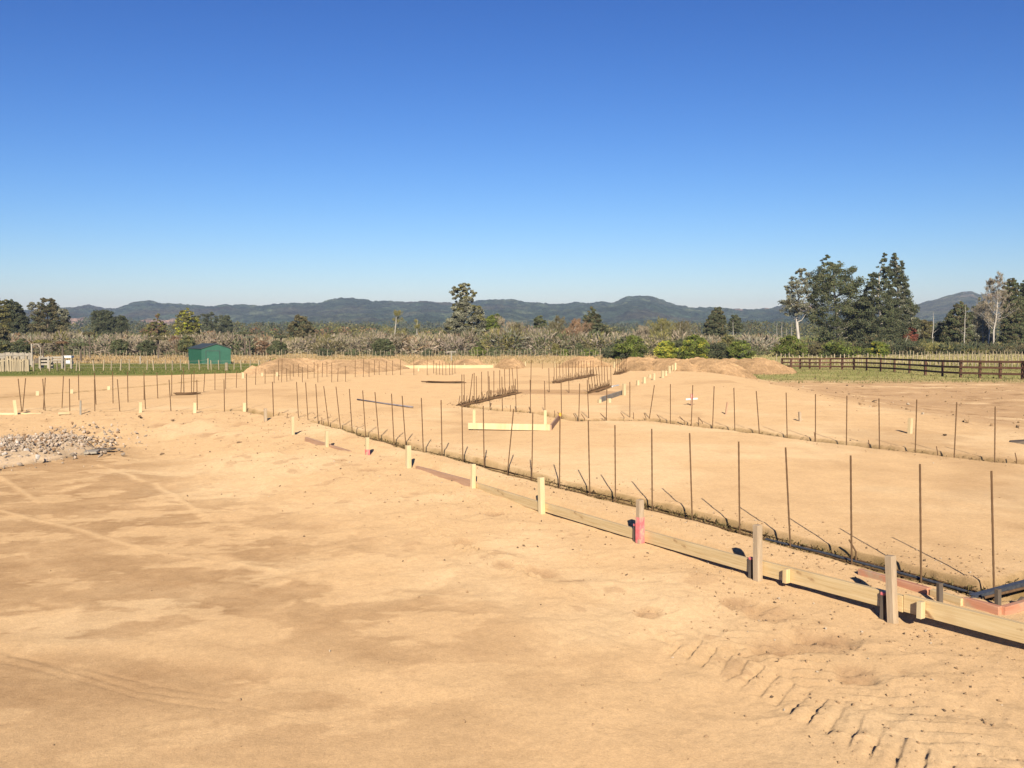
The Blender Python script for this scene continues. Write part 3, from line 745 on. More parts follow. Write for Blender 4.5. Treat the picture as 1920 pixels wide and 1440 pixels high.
# back pegs with red tips behind the boards
for v, lab in ((q[1674], 'short red-topped peg behind the nearest stake'), (q[1421], 'short dark peg behind the second stake'), (q[1200], 'short dark peg behind the pink-sprayed stake')):
    p = v - dirn * .10 + nrm * .02
    m = MB(); m.box((0, 0, -.03), (.028, .028, .22)); o = m.build('peg', M_BARK); o.location = (p.x, p.y, -.02); o.rotation_euler = (0, .03, BA); tag(o, lab, 'peg', 'short pegs behind the front stakes')
    MB().box((0, 0, .088), (.030, .030, .02)).build('painted_tip', M_PAINT, o)
# red boxing at the corner
def rb(p0, p1, z, h, lab, mat=M_RED, th=.045):
    a = at_z(*p0, z); b = at_z(*p1, z); return board(tuple(a.xy), tuple(b.xy), z - h, h, th, lab, mat, group='red formwork boards at the trench corner')
rb((1612, 1066), (1742, 1102), .06, .15, 'red-tinted formwork board, left of the trench corner')
rb((1747, 1104), (1806, 1122), .055, .14, 'pale middle piece of the corner formwork', M_PINEH)
rb((1808, 1119), (1876, 1137), .062, .15, 'red-tinted formwork board ending at the corner')
rb((1880, 1137), (2050, 1091), .062, .16, 'orange-red formwork board running off the right edge')
for (x, yt, yb, lab) in ((1762, 1093, 1135, 'rough brown peg standing in front of the corner formwork'), (1871, 1104, 1140, 'brown peg in the angle of the corner formwork')):
    stake(x, yt, yb, .035, lab, M_BARK, 'pegs at the corner formwork', name='peg')
m = MB(); w0 = at_z(1905, 1140, 0)
m.tube([(0, 0, 0), (.05, .02, .06), (.14, .03, .03), (.2, 0, -.02)], [.03, .02, .03, .02], 6); o = m.build('root_piece', M_BARK); o.location = w0; tag(o, 'dark broken root lying at the right edge', 'root')

# ---- profile frame in the middle
fr = hit(889, 806); fr2 = hit(1022, 808)
rt = root('profile_frame', (fr + fr2) / 2, 'pale timber profile of two posts and a cross board behind the front row', 'profile')
og = rt.location
for v, yt, x in ((fr, 768, 888), (fr2, 769, 1021)):
    T = at_y(x, yt, v.y); h = T.z - v.z; m = MB(); m.box((v.x - og.x, v.y - og.y, h / 2 - og.z - .05), (.055, .05, h + .1), .05); m.build('post', M_PALE, rt)
a = at_y(878, 798.5, fr.y - .05) - og; b = at_y(1031, 801.5, fr2.y - .05) - og
MB().bar(a, b, .03, .125).build('cross_board', M_PALE, rt)
c = at_z(1049, 786, .0) - og; b.z = c.z = .06 - og.z; MB().bar(b + Vector((0.02, .05, 0)), c, .03, .12).build('side_board', M_PINKW, rt)
o = MB().box((0, 0, 0), (.05, .05, .07)).build('safety_marker', M_ORANGE); o.location = at_y(1050, 777, 21.3); tag(o, 'orange safety cap on a bar beside the timber profile', 'cap')
# ---- planks further off
def plank(p0, p1, z0, h, lab, mat=M_PALE, z=0.0):
    a = at_z(*p0, z); b = at_z(*p1, z); return board(tuple(a.xy), tuple(b.xy), z0, h, .045, lab, mat)
plank((737, 690.5), (925, 689.5), -.02, .17, 'long pale plank on edge at the far side of the site')
plank((1126, 754), (1168, 740), -.02, .16, 'shade-grey kerb board beside the dark cage', M_GREYW)  # the shade on this board's face is put into its grey colour
plank((1190, 691), (1257, 696), 0, .13, 'pale board at the top of the right-hand stake line')
plank((1240, 708), (1264, 697), -.02, .10, 'brown board in the slanting right-hand stake line', M_PINKW)
plank((0, 777.5), (78, 777.5), -.01, .055, 'pale board half covered by sand at the left edge')
plank((109, 779), (130, 778), .02, .06, 'short pale offcut on the left sand bank')
plank((1148, 726.5), (1160, 724), 0, .06, 'short white offcut at the end of the dark cage', M_WHITE)
# conduit and bundles on the pad
def lying(p0, p1, r, lab, mat, cat, name, n=1, spread=0):
    a = at_z(*p0, 0); b = at_z(*p1, 0); c = (a + b) / 2; m = MB()
    for i in range(n):
        j = Vector((rng.uniform(-1, 1) * spread, rng.uniform(-1, 1) * spread, 0)); j2 = Vector((rng.uniform(-1, 1) * spread, rng.uniform(-1, 1) * spread, 0))
        aa = a - c + j + Vector((0, 0, r + .02 + i * .008)); bb = b - c + j2 + Vector((0, 0, r + .02 + i * .008))
        m.tube([aa, aa.lerp(bb, .5) - Vector((0, 0, .01)), bb], r, 8)
    o = m.build(name, mat, smooth=True); o.location = c; return tag(o, lab, cat)
lying((670, 751.5), (774, 766), .020, 'grey conduit lying behind the front row', M_PIPE, 'pipe', 'conduit')
lying((800, 718), (864, 719), .016, 'bundle of dark bars lying on the far sand', M_REBAR, 'rebar bundle', 'bar_bundle', 6, .25)
lying((335, 741), (376, 740), .016, 'loose dark bars lying on the sand at left', M_REBAR, 'rebar bundle', 'bar_bundle', 5, .2)

# ---- rubble heap at left
def chunk(rg, s):
    d = rg.normal(size=(10, 3)); d /= np.linalg.norm(d, axis=1)[:, None]; d *= rg.uniform(.6, 1.1, (10, 1)) * np.array(s)
    return d
import bmesh
def hull_mesh(pts):
    bm = bmesh.new()
    for p in pts: bm.verts.new(p)
    r = bmesh.ops.convex_hull(bm, input=bm.verts)
    junk = [g for g in r['geom_interior'] if isinstance(g, bmesh.types.BMVert)]
    if junk: bmesh.ops.delete(bm, geom=junk, context='VERTS')
    bmesh.ops.triangulate(bm, faces=bm.faces); bm.verts.index_update()
    V = np.array([v.co[:] for v in bm.verts]); Fc = np.array([[v.index for v in f.verts] for f in bm.faces]); bm.free(); return V, Fc
rg = np.random.default_rng(8)
protos = [hull_mesh(chunk(rg, (1, .8, .6))) for _ in range(14)]
def scatter(pts, sizes, cols, name, mat, label, cat, kind='stuff'):
    Vs = []; Fs = []; Cs = []; b = 0
    for p, s, c in zip(pts, sizes, cols):
        V, Fc = protos[rg.integers(len(protos))]; q_ = rg.normal(size=4); q_ /= np.linalg.norm(q_)
        w, x, y, z = q_; Rm = np.array([[1 - 2 * (y * y + z * z), 2 * (x * y - z * w), 2 * (x * z + y * w)], [2 * (x * y + z * w), 1 - 2 * (x * x + z * z), 2 * (y * z - x * w)], [2 * (x * z - y * w), 2 * (y * z + x * w), 1 - 2 * (x * x + y * y)]])
        Vs.append((V @ Rm.T) * s + p); Fs.append(Fc + b); Cs.append(np.tile(c, (len(V), 1))); b += len(V)
    V = np.vstack(Vs); c0 = V.mean(0)
    o = link(name, mesh_np(name, V - c0, np.vstack(Fs), mat, np.vstack(Cs))); o.location = c0
    return tag(o, label, cat, kind=kind)
hc = hit(20, 862)
pts = []; sz = []; cl = []
cx, cy = hit(8, 852).xy
for _ in range(5200):
    u, v = rg.normal(size=2) * .56
    x = cx + u * 1.30; y = cy + .3 + v * 2.3; s = s_ = (.008 + .062 * rg.random() ** 3.5)
    rr_ = math.hypot(u * 1.3 / 1.35, v * 2.3 / 2.2); pf = max(0, 1 - rr_) ** .75; h = .02 + .15 * min(pf * 1.7, .86 + .14 * pf)
    pts.append((x, y, h0(x, y) + h * rg.uniform(.85, 1.25) + s_ * .2)); sz.append(s)
    g = rg.uniform(.28, .54); cl.append((g * 1.06, g * .84, g * .63) if rg.random() < .85 else (.30, .19, .11))
def heap(name, fx, fy, cxy, rx, ry, hgt, seed, col, label, cat, mat, rz=0, res=70, rough=.35, peak=1.0, lam=None):
    """an irregular heap of loose material standing on the terrain"""
    n = res; gx, gy = np.meshgrid(np.linspace(-1.25, 1.25, n), np.linspace(-1.25, 1.25, n)); gx = gx.ravel(); gy = gy.ravel()
    X = gx * rx; Y = gy * ry; ca, sa = math.cos(rz), math.sin(rz); wx = cxy[0] + X * ca - Y * sa; wy = cxy[1] + X * sa + Y * ca
    rr = np.hypot(gx, gy) + .22 * fbm(wx, wy, rx * .9, 3, seed)
    lam = lam or hgt * 1.6
    prof = np.clip(1 - rr, 0, 1) ** .75
    z = hgt * np.minimum(prof * 1.7, .86 + .14 * prof) * (1 + rough * fbm(wx, wy, lam * 2.4, 5, seed + 1, .62)) + .20 * hgt * fbm(wx, wy, lam * .40, 4, seed + 3, .65) * (rr < 1)
    z = np.where(rr < 1, z, -.25)
    gz = h_base(wx, wy)
    V = np.stack([wx - cxy[0], wy - cxy[1], gz + z - h0(*cxy)], 1)
    idx = np.arange(n * n).reshape(n, n); Fq = np.stack([idx[:-1, :-1], idx[:-1, 1:], idx[1:, 1:], idx[1:, :-1]], -1).reshape(-1, 4)
    c = np.tile(np.array(col), (len(V), 1)); c = c * (1 + .35 * fbm(wx, wy, lam, 4, seed + 7))[:, None]
    o = link(name, mesh_np(name, V, Fq, mat, np.clip(c, .01, 1), True)); o.location = (cxy[0], cxy[1], h0(*cxy))
    return tag(o, label, cat)
heap('rubble_mound', 0, 0, (cx, cy + .3), 1.35, 2.2, .15, 77, (.45, .33, .21), 'low mound of grey broken concrete and soil at the left edge', 'rubble', M_GROUND, lam=.4)
scatter(pts, sz, cl, 'rubble', M_CONC, 'grey broken concrete crumbs covering the mound at left', 'rubble')
big = [(10, 866, .07), (35, 848, .10), (62, 838, .10), (88, 832, .12), (112, 833, .11), (122, 842, .08), (50, 858, .09), (80, 850, .10), (20, 838, .11), (70, 868, .07), (5, 852, .12), (100, 846, .09), (132, 848, .07)]
for i, (x, y, s) in enumerate(big):
    V, Fc = protos[i % len(protos)]; p = hit(x, y + 3); g = .50 + .1 * (i % 3) / 2
    o = link('concrete_chunk', mesh_np('concrete_chunk', V * s, Fc, M_CONC, np.tile((g, g * .90, g * .78), (len(V), 1)))); o.location = (p.x, p.y, p.z + .16 * math.exp(-((x - 20) / 90) ** 2) + s * .1)
    o.rotation_euler = (i, i * 2, i * 3); tag(o, 'larger grey concrete lump on the rubble, %s counted from the left' % ORD[sorted(b_[0] for b_ in big).index(x)], 'concrete lump', 'larger lumps on the rubble heap')
def lump(px, py, sx, sy, sz_, rz, lab, name='clod', col=(.22, .145, .085)):
    V, Fc = protos[(px * 7 + int(py)) % len(protos)]; p = hit(px, py)
    o = link(name, mesh_np(name, V * np.array((sx, sy, sz_)), Fc, M_CONC, np.tile(np.array(col), (len(V), 1)))); o.location = p + Vector((0, 0, sz_ * .3)); o.rotation_euler = (0, .1, rz)
    return tag(o, lab, 'debris')
def slab_piece(px, py, sx, sy, sz_, rz, lab, mat, name='broken_slab', tilt=.1):
    p = hit(px, py); m = MB(); m.hexa([(-sx, -sy * .7, 0), (sx * .9, -sy, 0), (sx, sy * .8, 0), (-sx * .8, sy, 0), (-sx, -sy * .7, sz_), (sx * .85, -sy, sz_), (sx, sy * .7, sz_), (-sx * .7, sy, sz_)])
    o = m.build(name, mat); o.location = p + Vector((0, 0, .01)); o.rotation_euler = (tilt, -tilt * .6, rz); return tag(o, lab, 'debris')
slab_piece(165, 850, .20, .12, .035, .2, 'pale broken slab lying right of the rubble', M_GREYW)
slab_piece(195, 845, .22, .07, .035, -.15, 'dark timber scrap poking out right of the rubble', M_BARK, 'timber_scrap')
lump(305, 853, .08, .06, .05, .5, 'small brown clod lying alone on the left sand')
lump(446, 831, .11, .07, .06, .2, 'dark clod on the sand bank left of centre')
lump(508, 791, .18, .08, .03, .3, 'dark flat scrap at the foot of the faded stake', 'scrap', (.08, .055, .035))
lump(323, 789, .07, .05, .09, .3, 'dark root scrap below the left bank stakes', 'scrap')
lump(262, 783, .06, .05, .07, .3, 'dark scrap under the third bank stake', 'scrap')
slab_piece(775, 872, .10, .03, .03, .1, 'dark scrap beside the half sunk stake', M_BARK, 'scrap')
lump(1573, 1003, .03, .02, .03, .4, 'small dark clod on the slab platform at right', 'clod', (.09, .06, .04))
slab_piece(1915, 832, .25, .08, .05, .1, 'dark timber scrap near the right edge behind the second row', M_BARK, 'timber_scrap')
lump(1770, 817, .08, .05, .06, .4, 'dark scrap in the brown ground behind the second row', 'scrap', (.10, .07, .045))
# loose clods and pebbles over the sand
pts = []; sz = []; cl = []
front = [(np.array(a), np.array(b)) for a, b in zip(FRONT[:-1], FRONT[1:])]
def put(x, y, s, c): pts.append((x, y, float(terrain(np.array([x]), np.array([y]))[0][0]) + s * .25)); sz.append(s); cl.append(c)
XY = []
for _ in range(9000):
    mode = rg.random()
    if mode < .36: a = np.array(BL1.xy) + (np.array(_ext.xy) - np.array(BL1.xy)) * rg.random(); n_ = np.array((nrm.x, nrm.y)); p = a - n_ * abs(rg.normal() * 1.3)
    elif mode < .66: p = np.array((rg.uniform(-14, -3), 23.6 - abs(rg.normal()) * 3))
    elif mode < .90: p = np.array((rg.uniform(1.5, 4.5), rg.uniform(4.2, 9)))
    else: r_ = 4 + 30 * rg.random() ** 1.6; a_ = rg.uniform(-.55, .55); p = np.array((r_ * math.sin(a_), r_ * math.cos(a_)))
    s = (.0025 + .015 * rg.random() ** 5) * (1 + p[1] / 30); XY.append((p[0], p[1], s))
for _ in range(3200):
    pts2 = [TR[0], TR[2], TR[0], TR[4], TR[5]][rg.integers(5)][0]; k_ = rg.integers(len(pts2) - 1); t_ = rg.random(); a = np.array(pts2[k_]); b = np.array(pts2[k_ + 1]); dd_ = (b - a) / np.linalg.norm(b - a)
    p = a + (b - a) * t_ + np.array((-dd_[1], dd_[0])) * (.26 + abs(rg.normal()) * .22) * (1 if rg.random() < .5 else -1); XY.append((p[0], p[1], (.003 + .013 * rg.random() ** 4) * (1 + p[1] / 30)))
for _ in range(900):
    r_ = rg.uniform(18, 70); a_ = rg.uniform(.12, .6); p = (r_ * math.sin(a_), r_ * math.cos(a_))
    if poly_sd(np.array([p[0]]), np.array([p[1]]), PAD)[0] > 1: XY.append((p[0], p[1], .02 + .09 * rg.random() ** 3))
XY = np.array(XY); ZZ = terrain(XY[:, 0].copy(), XY[:, 1].copy())[0]
cols = [(.38, .25, .14) if rg.random() < .8 else ((.48, .38, .27) if rg.random() < .3 else (.16, .11, .07)) for _ in XY]
scatter([(x, y, z + s * .2) for (x, y, s), z in zip(XY, ZZ)], XY[:, 2], cols, 'soil_clods', M_CONC, 'small clods and pebbles strewn over the sand', 'clods')

# roots and grass fibres hanging in the trench walls
def fibres():
    rgn = np.random.default_rng(12); C = []; U = []
    for (pts_, hw, dep), n in zip([TR[0], TR[1], TR[2], TR[4], TR[5], TR[6]], (4200, 300, 1100, 500, 350, 350)):
        P = np.array(pts_); seg = np.hypot(*(P[1:] - P[:-1]).T); cum = np.concatenate([[0], np.cumsum(seg)]); t = rgn.uniform(0, cum[-1], n)
        k = np.clip(np.searchsorted(cum, t) - 1, 0, len(seg) - 1); f = ((t - cum[k]) / seg[k])[:, None]; q_ = P[k] * (1 - f) + P[k + 1] * f; dd = (P[k + 1] - P[k]) / seg[k][:, None]
        nn_ = np.stack([-dd[:, 1], dd[:, 0]], 1); nn_ *= np.where(nn_[:, 1:2] < 0, -1, 1)
        w_ = fbm(q_[:, 0], q_[:, 1], 1.3, 3, 31); keep = w_ > rgn.uniform(-.6, .5, n); off = hw + rgn.normal(size=n) * .012 - .012
        q_ = q_ + nn_ * off[:, None]; z = -rgn.uniform(.02, .14, n)
        C.append(np.stack([q_[:, 0], q_[:, 1], z], 1)[keep])
    C = np.vstack(C); n = len(C); d = rgn.normal(size=(n, 3)) * .6 + np.array((0, 0, -.2)); d /= np.linalg.norm(d, axis=1)[:, None]; e = rgn.normal(size=(n, 3)); e -= d * (e * d).sum(1)[:, None]; e /= np.linalg.norm(e, axis=1)[:, None]
    L = rgn.uniform(.008, .032, n)[:, None]; W = L * .14 + .0015
    V = np.stack([C - d * L - e * W, C - d * L + e * W, C + d * L + e * W * .5, C + d * L - e * W * .5], 1).reshape(-1, 3)
    cc = np.array([(.10, .075, .03), (.16, .12, .05), (.22, .17, .08), (.07, .05, .025)])[rgn.integers(4, size=n)]
    o = link('trench_roots', mesh_np('trench_roots', V, np.arange(n * 4).reshape(n, 4), M_CONC, np.repeat(cc, 4, 0))); tag(o, 'dark roots and dry grass fibres sticking out of the trench walls', 'roots', kind='stuff')
fibres()
# ---------------------------------------------------------------- spoil mounds beyond the pad
SOILC = (.41, .262, .138)
def mound(x0, x1, ytop, ybase, label, seed, depth=None, hgt=None, col=SOILC):
    cxp = (x0 + x1) / 2; c = hit(cxp, ybase); Y = c.y + (depth or 4)
    a = at_y(x0, ybase, Y); b = at_y(x1, ybase, Y); rx = (b.x - a.x) / 2 * 1.0
    zt = at_y(cxp, ytop, Y).z - h0((a.x + b.x) / 2, Y)
    heap('soil_mound', 0, 0, ((a.x + b.x) / 2, Y), rx * 1.05, (depth or 4) * 1.1, zt * (.62 if x0 in (505, 610) else .80), seed, col, label, 'soil mound', M_SOIL, res=130, rough=.34)
mound(1158, 1236, 668, 696, 'rounded brown soil mound in front of the bright green shrub', 11, 4)
mound(1212, 1300, 670, 697, 'brown soil mound right of the rounded one', 12, 4)
mound(1275, 1400, 672, 700, 'long low brown soil mound before the yellow-green shrubs', 13, 4)
mound(1330, 1474, 666, 702, 'largest brown soil mound beside the end of the rail fence', 14, 5)
mound(930, 985, 669, 692, 'small brown soil mound behind the centre cages', 15, 3)
mound(846, 912, 670, 690, 'low brown soil mound right of the tall central tree foot', 16, 3)
mound(1040, 1140, 672, 690, 'low wide brown soil mound behind the back cages', 17, 3)
mound(760, 840, 672, 690, 'flat reddish soil heap behind the far plank', 18, 3)
mound(505, 640, 669, 702, 'broad clumpy soil heap beyond the left trench, nearest the shed', 19, 7, col=(.42, .272, .148))
mound(610, 765, 668, 700, 'broad clumpy soil heap ending at the far plank', 20, 7, col=(.42, .272, .148))

# ---------------------------------------------------------------- green shed
def shed():
    B0 = hit(433, 683); Y = B0.y; L = at_y(378, 683, Y); k = Y / F
    xr = B0.x; xl = at_y(378, 683, Y).x; zb = B0.z - .05; eave = at_y(400, 653.5, Y).z; ridge = at_y(400, 645.5, Y).z
    W = xr - xl; D = 5.4
    # the long side runs back and to the left
    ux = (at_y(348, 680, Y + 3.6).x - xl) / 3.6; dv = Vector((ux, 1, 0)).normalized() * 3.9
    o = root('garden_shed', (xl, Y, zb), 'small dark green metal shed with low gable roof on the grass', 'shed')
    he = eave - zb; hr = ridge - zb
    def P(x, z, t=0, e=0): return (x + dv.x * t, dv.y * t - e, z)
    m = MB()
    m.add([P(0, 0), P(W, 0), P(W, he), P(W / 2, hr), P(0, he), P(0, 0, 1), P(W, 0, 1), P(W, he, 1), P(W / 2, hr, 1), P(0, he, 1)],
          [(0, 1, 2, 3, 4), (9, 8, 7, 6, 5), (5, 0, 4, 9), (1, 6, 7, 2), (0, 5, 6, 1)])
    n = 26                                  # ribs of the cladding
    for i in range(n):
        x = W * (i + .5) / n; zt = he + (hr - he) * (1 - abs(x - W / 2) / (W / 2)) - .06
        m.box((x, -.012, zt / 2), (.045, .022, zt))
    for i in range(20):
        t = (i + .5) / 20; p = P(0, he / 2, t); m.box((p[0] - .012, p[1], he / 2), (.02, .05, he - .02))
    m.build('wall', M_SHED, o)
    m = MB(); e = .16
    for s, xa, xb in ((0, -.14, W / 2), (1, W + .14, W / 2)):
        za = he - .06; zb2 = hr + .03
        A_ = [(xa - dv.x * .04, -e, za), (xb - dv.x * .04, -e, zb2), (xb + dv.x * 1.04, dv.y + e, zb2), (xa + dv.x * 1.04, dv.y + e, za)]
        Bq = [(a, b, c + .07) for a, b, c in A_]
        m.add(A_ + Bq, [(0, 1, 2, 3), (7, 6, 5, 4), (0, 4, 5, 1), (1, 5, 6, 2), (2, 6, 7, 3), (3, 7, 4, 0)])
    m.build('roof', M_ROOF, o)
    xd0 = W * .17; xd1 = W * .62; m = MB(); m.box(((xd0 + xd1) / 2, -.045, he * .42), (xd1 - xd0, .03, he * .84))
    for i in range(5): m.box(((xd0 + xd1) / 2, -.066, he * .84 * (i + .5) / 5), (xd1 - xd0 - .1, .012, .05))
    d = m.build('roller_door', M_SHED, o)
    MB().box(((xd0 + xd1) / 2, -.09, he * .22), (.16, .03, .05)).build('handle', M_ROOF, d)
    m = MB(); m.box(((xd0 + xd1) / 2, -.07, he * .86), (xd1 - xd0 + .12, .08, .06)); m.box((xd0 - .04, -.05, he * .43), (.05, .05, he * .86)); m.box((xd1 + .04, -.05, he * .43), (.05, .05, he * .86)); m.build('door_frame', M_ROOF, o)
shed()
# ---------------------------------------------------------------- fences
def fence(label, posts, mat, name, cat='fence', w=.09, rails=(), rail_h=.15, rail_mat=None, wires=(), r_w=.04, cap=100, group=None, round_=False, lean=.02):
    """posts: list of (foot Vector, height)"""
    o = root(name, posts[len(posts) // 2][0], label, cat, group); og = o.location; fr_ = random.Random(len(posts))
    mm = MB(); mm.box((0, 0, .5), (1, 1, 1)); base = mm.mesh('post', mat)
    extra = MB()
    for i, (p, h) in enumerate(posts):
        if i < cap:
            q_ = link('post', base, o); q_.location = p - og - Vector((0, 0, .15)); q_.scale = (w * fr_.uniform(.8, 1.15), w, h + .15); q_.rotation_euler = (fr_.uniform(-lean, lean), fr_.uniform(-lean, lean) * 2, fr_.uniform(-.3, .3) if w < .1 else 0)
        else: extra.box(p - og + Vector((0, 0, h / 2)), (w, w, h))
    if extra.v: e = extra.build('post', mat, o); e['kind'] = 'stuff'
    for f_, hh in rails:                    # one rail per level, made of straight boards between posts
        m = MB()
        for (p, h), (p2, h2) in zip(posts[:-1], posts[1:]):
            a = p + Vector((0, 0, h * f_)) - og; b = p2 + Vector((0, 0, h2 * f_)) - og
            d = (b - a).normalized(); sd = Vector((-d.y, d.x, 0)) * -(w / 2 + r_w / 2); m.bar(a + sd, b + sd, r_w, hh)
        m.build('rail', rail_mat or mat, o)
    for f_ in wires:
        m = MB(); m.tube([p + Vector((0, 0, h * f_)) - og for p, h in posts], .008, 3); m.build('wire', M_GREYW, o)
    return o
RP = [(1466, 672, 691.5), (1483, 672, 692), (1500, 672, 692), (1518, 672, 692.5), (1537, 672, 693), (1557, 671.5, 693), (1579, 671.5, 693.5), (1601, 671, 694), (1625, 671, 695), (1651, 671.5, 696.5), (1677, 672.5, 698), (1705, 673.5, 700), (1735, 674.5, 703), (1767, 675.5, 706), (1801, 676, 708), (1837, 676.5, 709), (1875, 677, 710), (1917, 677, 711), (1963, 677, 713), (2014, 678, 715)]
posts = []
for x, yt, yb in RP:
    p = hit(x, yb); posts.append((p, at_y(x, yt, p.y).z - p.z + .03))
fence('dark brown three-rail post and rail fence at the right', posts, M_FENCE, 'rail_fence', w=.15, rails=((.93, .15), (.60, .14), (.27, .14)), r_w=.045, lean=.004)
def row(xs, D0, D1, h, jit=.1, zoff=0):
    r_ = random.Random(int(D0 * 7)); out = []
    for i, x in enumerate(xs):
        t = i / (len(xs) - 1); D = D0 + (D1 - D0) * t; X = (x - 960) / F * D
        out.append((Vector((X, D, h0(X, D) + zoff)), h * (1 + r_.uniform(-jit, jit))))
    return out
def xsp(a, b, n, j=0, s=3):
    r_ = random.Random(s); return [a + (b - a) * i / (n - 1) + r_.uniform(-j, j) for i in range(n)]
LF = [62, 76, 92, 107, 121, 142, 149, 176, 193, 208, 225, 242, 275, 288, 311, 323, 339, 354, 374, 390, 396, 410, 438, 452, 468, 484, 500]
fence('low pale batten and wire fence along the near edge of the grass', row(LF, 84, 92, 1.0), M_BATTEN, 'batten_fence', w=.085, wires=(.3, .6, .9), lean=.05)
sp = fence_post = None
p = hit(426, 699); p = Vector((at_y(425, 699, 88).x, 88, h0(at_y(425, 699, 88).x, 88)))
mb = MB(); mb.tube([(0, 0, -.1), (0, 0, at_y(425, 680, 88).z - p.z)], .15, 10); o = mb.build('strainer_post', M_BATTEN); o.location = p; tag(o, 'thick pale round strainer post right of the shed', 'post')
fence('long line of thin pale battens in front of the scrub, left half', row(xsp(138, 700, 86, 2), 142, 150, 1.25, .25), M_BATTEN, 'batten_fence', w=.055, wires=(.4, .85), lean=.06)
fence('long line of thin pale battens in front of the scrub, right half', row(xsp(705, 1190, 74, 2, 5), 150, 150, 1.25, .25), M_BATTEN, 'batten_fence', w=.055, wires=(.4, .85), lean=.06)
fence('pale batten fence just behind the dark rail fence', row(xsp(1455, 1925, 56, 1.5, 6), 118, 104, 1.35, .12), M_BATTEN, 'batten_fence', w=.085, wires=(.4, .85), lean=.03)
fence('far batten fence below the bare trees at right', row(xsp(1640, 1930, 44, 1.5, 7), 150, 150, 1.1, .15), M_BATTEN, 'batten_fence', w=.08, wires=(.5,), lean=.03)
fence('grey close-boarded fence slanting at the far left', row(xsp(-20, 60, 34, .3, 8), 112, 110, 1.25, .06, .25), M_GREYW, 'paling_fence', w=.16, rails=((.75, .1),), lean=.01)
fence('yellowish rough paling fence at the lower left edge', row(xsp(-15, 52, 22, 1.2, 9), 84, 84, 1.2, .14), M_BATTEN, 'paling_fence', w=.16, rails=((.8, .1),), lean=.04)
# T-shaped post, poles and trunks standing by themselves
def thing_at(px, D, zoff=0): X = (px - 960) / F * D; return Vector((X, D, h0(X, D) + zoff))
p = thing_at(846.5, 135); h = at_y(846, 658, 135).z - p.z
MBt = MB().box((0, 0, h / 2), (.16, .16, h)).box((0, -.1, h - .12), (1.3, .06, .14)); o = MBt.build('tee_post', M_GREYW); o.location = p; tag(o, 'brown T-shaped post below the tall central tree', 'post')
p = thing_at(263, 122); h = at_y(263, 668, 122).z - p.z
o = MB().box((0, 0, h / 2), (.14, .14, h)).build('gate_post', M_GREYW); o.location = p; tag(o, 'single dark post left of the green shed', 'post')
p = thing_at(506, 100); h = at_y(506, 674, 100).z - p.z
o = MB().box((0, 0, h / 2), (.2, .2, h)).build('gate_post', M_BARK); o.location = p; tag(o, 'single dark post right of the green shed', 'post')
# small pale trailer frame left of the soil heap
p = thing_at(590, 82, .0); o = root('pallet_stack', p, 'small pale grey frame lying on the soil heap', 'pallet')
p.z = at_y(590, 690, 82).z
o.location = p
for i in range(3): MB().box((0, .1 * i, .12 + .26 * i), (2.3, .9, .06), .1).build('deck_board', M_GREYW, o)
MB().box((0, 0, .35), (.1, .1, .8)).box((-.9, 0, .3), (.08, .08, .5)).build('post', M_GREYW, o)
# stockyard with white tank
p = thing_at(100, 95); og = p.copy()
o = root('stock_race', p, 'weathered grey timber stock loading race left of the shed', 'stockyard')
k = 95 / F
def px_(x, y, dy=0): return at_y(x, y, 95 + dy) - og
for x, yt, dy in ((75, 668, 0), (80, 667, 1.4), (91, 668, 0), (98, 669, 1.4), (117, 667, 0), (119, 668, 1.4), (134, 672, 0)):
    a = px_(x, 697, dy); b = px_(x, yt, dy); a.z = h0(a.x + og.x, a.y + og.y) - og.z - .1; MB().bar(a, b, .18, .18, (0, 1, 0)).build('post', M_GREYW, o)
for (xa, xb, y, dy) in ((75, 98, 671, 0), (75, 98, 677, 0), (75, 92, 683, 0), (97, 119, 670, .2), (97, 115, 674.5, .2), (97, 114, 679, .2), (60, 75, 679, 1)):
    MB().bar(px_(xa, y, dy), px_(xb, y, dy), .06, .17).build('rail', M_GREYW, o)
a = px_(80, 676, .7); MB().box(a, (1.0, 1.0, .5)).build('chute', M_BARK, o)
a = thing_at(129, 95.5); oo = MB().box((0, 0, 0), (.75, .6, .22)).tube([(-.35, 0, -.55), (.35, 0, -.55)], .22, 10).build('water_tank', M_WHITE); oo.location = (a.x, a.y, at_y(129, 669, 95).z); tag(oo, 'small bright white tank at the right end of the stock race', 'tank')
oo = MB().box((0, 0, 0), (.14, .1, 2.1), 0).build('tall_post', M_GREYW); q_ = thing_at(60, 100); oo.location = (q_.x, q_.y, at_y(60, 667, 100).z); oo.scale = (1, 1, 1.2); tag(oo, 'tall grey post at the end of the boarded fence', 'post')
# arched pipe gate at the left
pts_ = []
for i in range(13): a_ = math.pi * i / 12; pts_.append((-.46 * math.cos(a_) * 1.0, 0, 1.65 + .42 * math.sin(a_)))
q_ = thing_at(68, 101); oo = MB().tube([(-.46, 0, -.1)] + pts_ + [(.46, 0, -.1)], .035, 6).build('arch_hoop', M_GREYW); oo.location = q_; oo.scale = (1, 1, (at_y(68, 645, 101).z - q_.z) / 2.07); tag(oo, 'arched metal hoop beside the tall grey post', 'hoop')
# white bales in the far paddock
for i, (x, y) in enumerate([(175, 623.5), (598, 630), (658, 630), (810, 630), (1624 - 200, 606 + 22), (217, 621)]):
    D = 520; X = (x - 960) / F * D; z = h0(X, D)
    V, Fc = protos[i]; oo = link('hay_bale', mesh_np('hay_bale', V * np.array((.9, .7, .9)), Fc, M_CONC, np.tile((.78, .77, .72), (len(V), 1)), True)); oo.location = (X, D, z + .6)
    tag(oo, 'white wrapped bale in the far paddock, %s from the left' % ORD[[175, 217, 598, 658, 810, 1424].index(x)], 'hay bale', 'white bales in the far paddock')

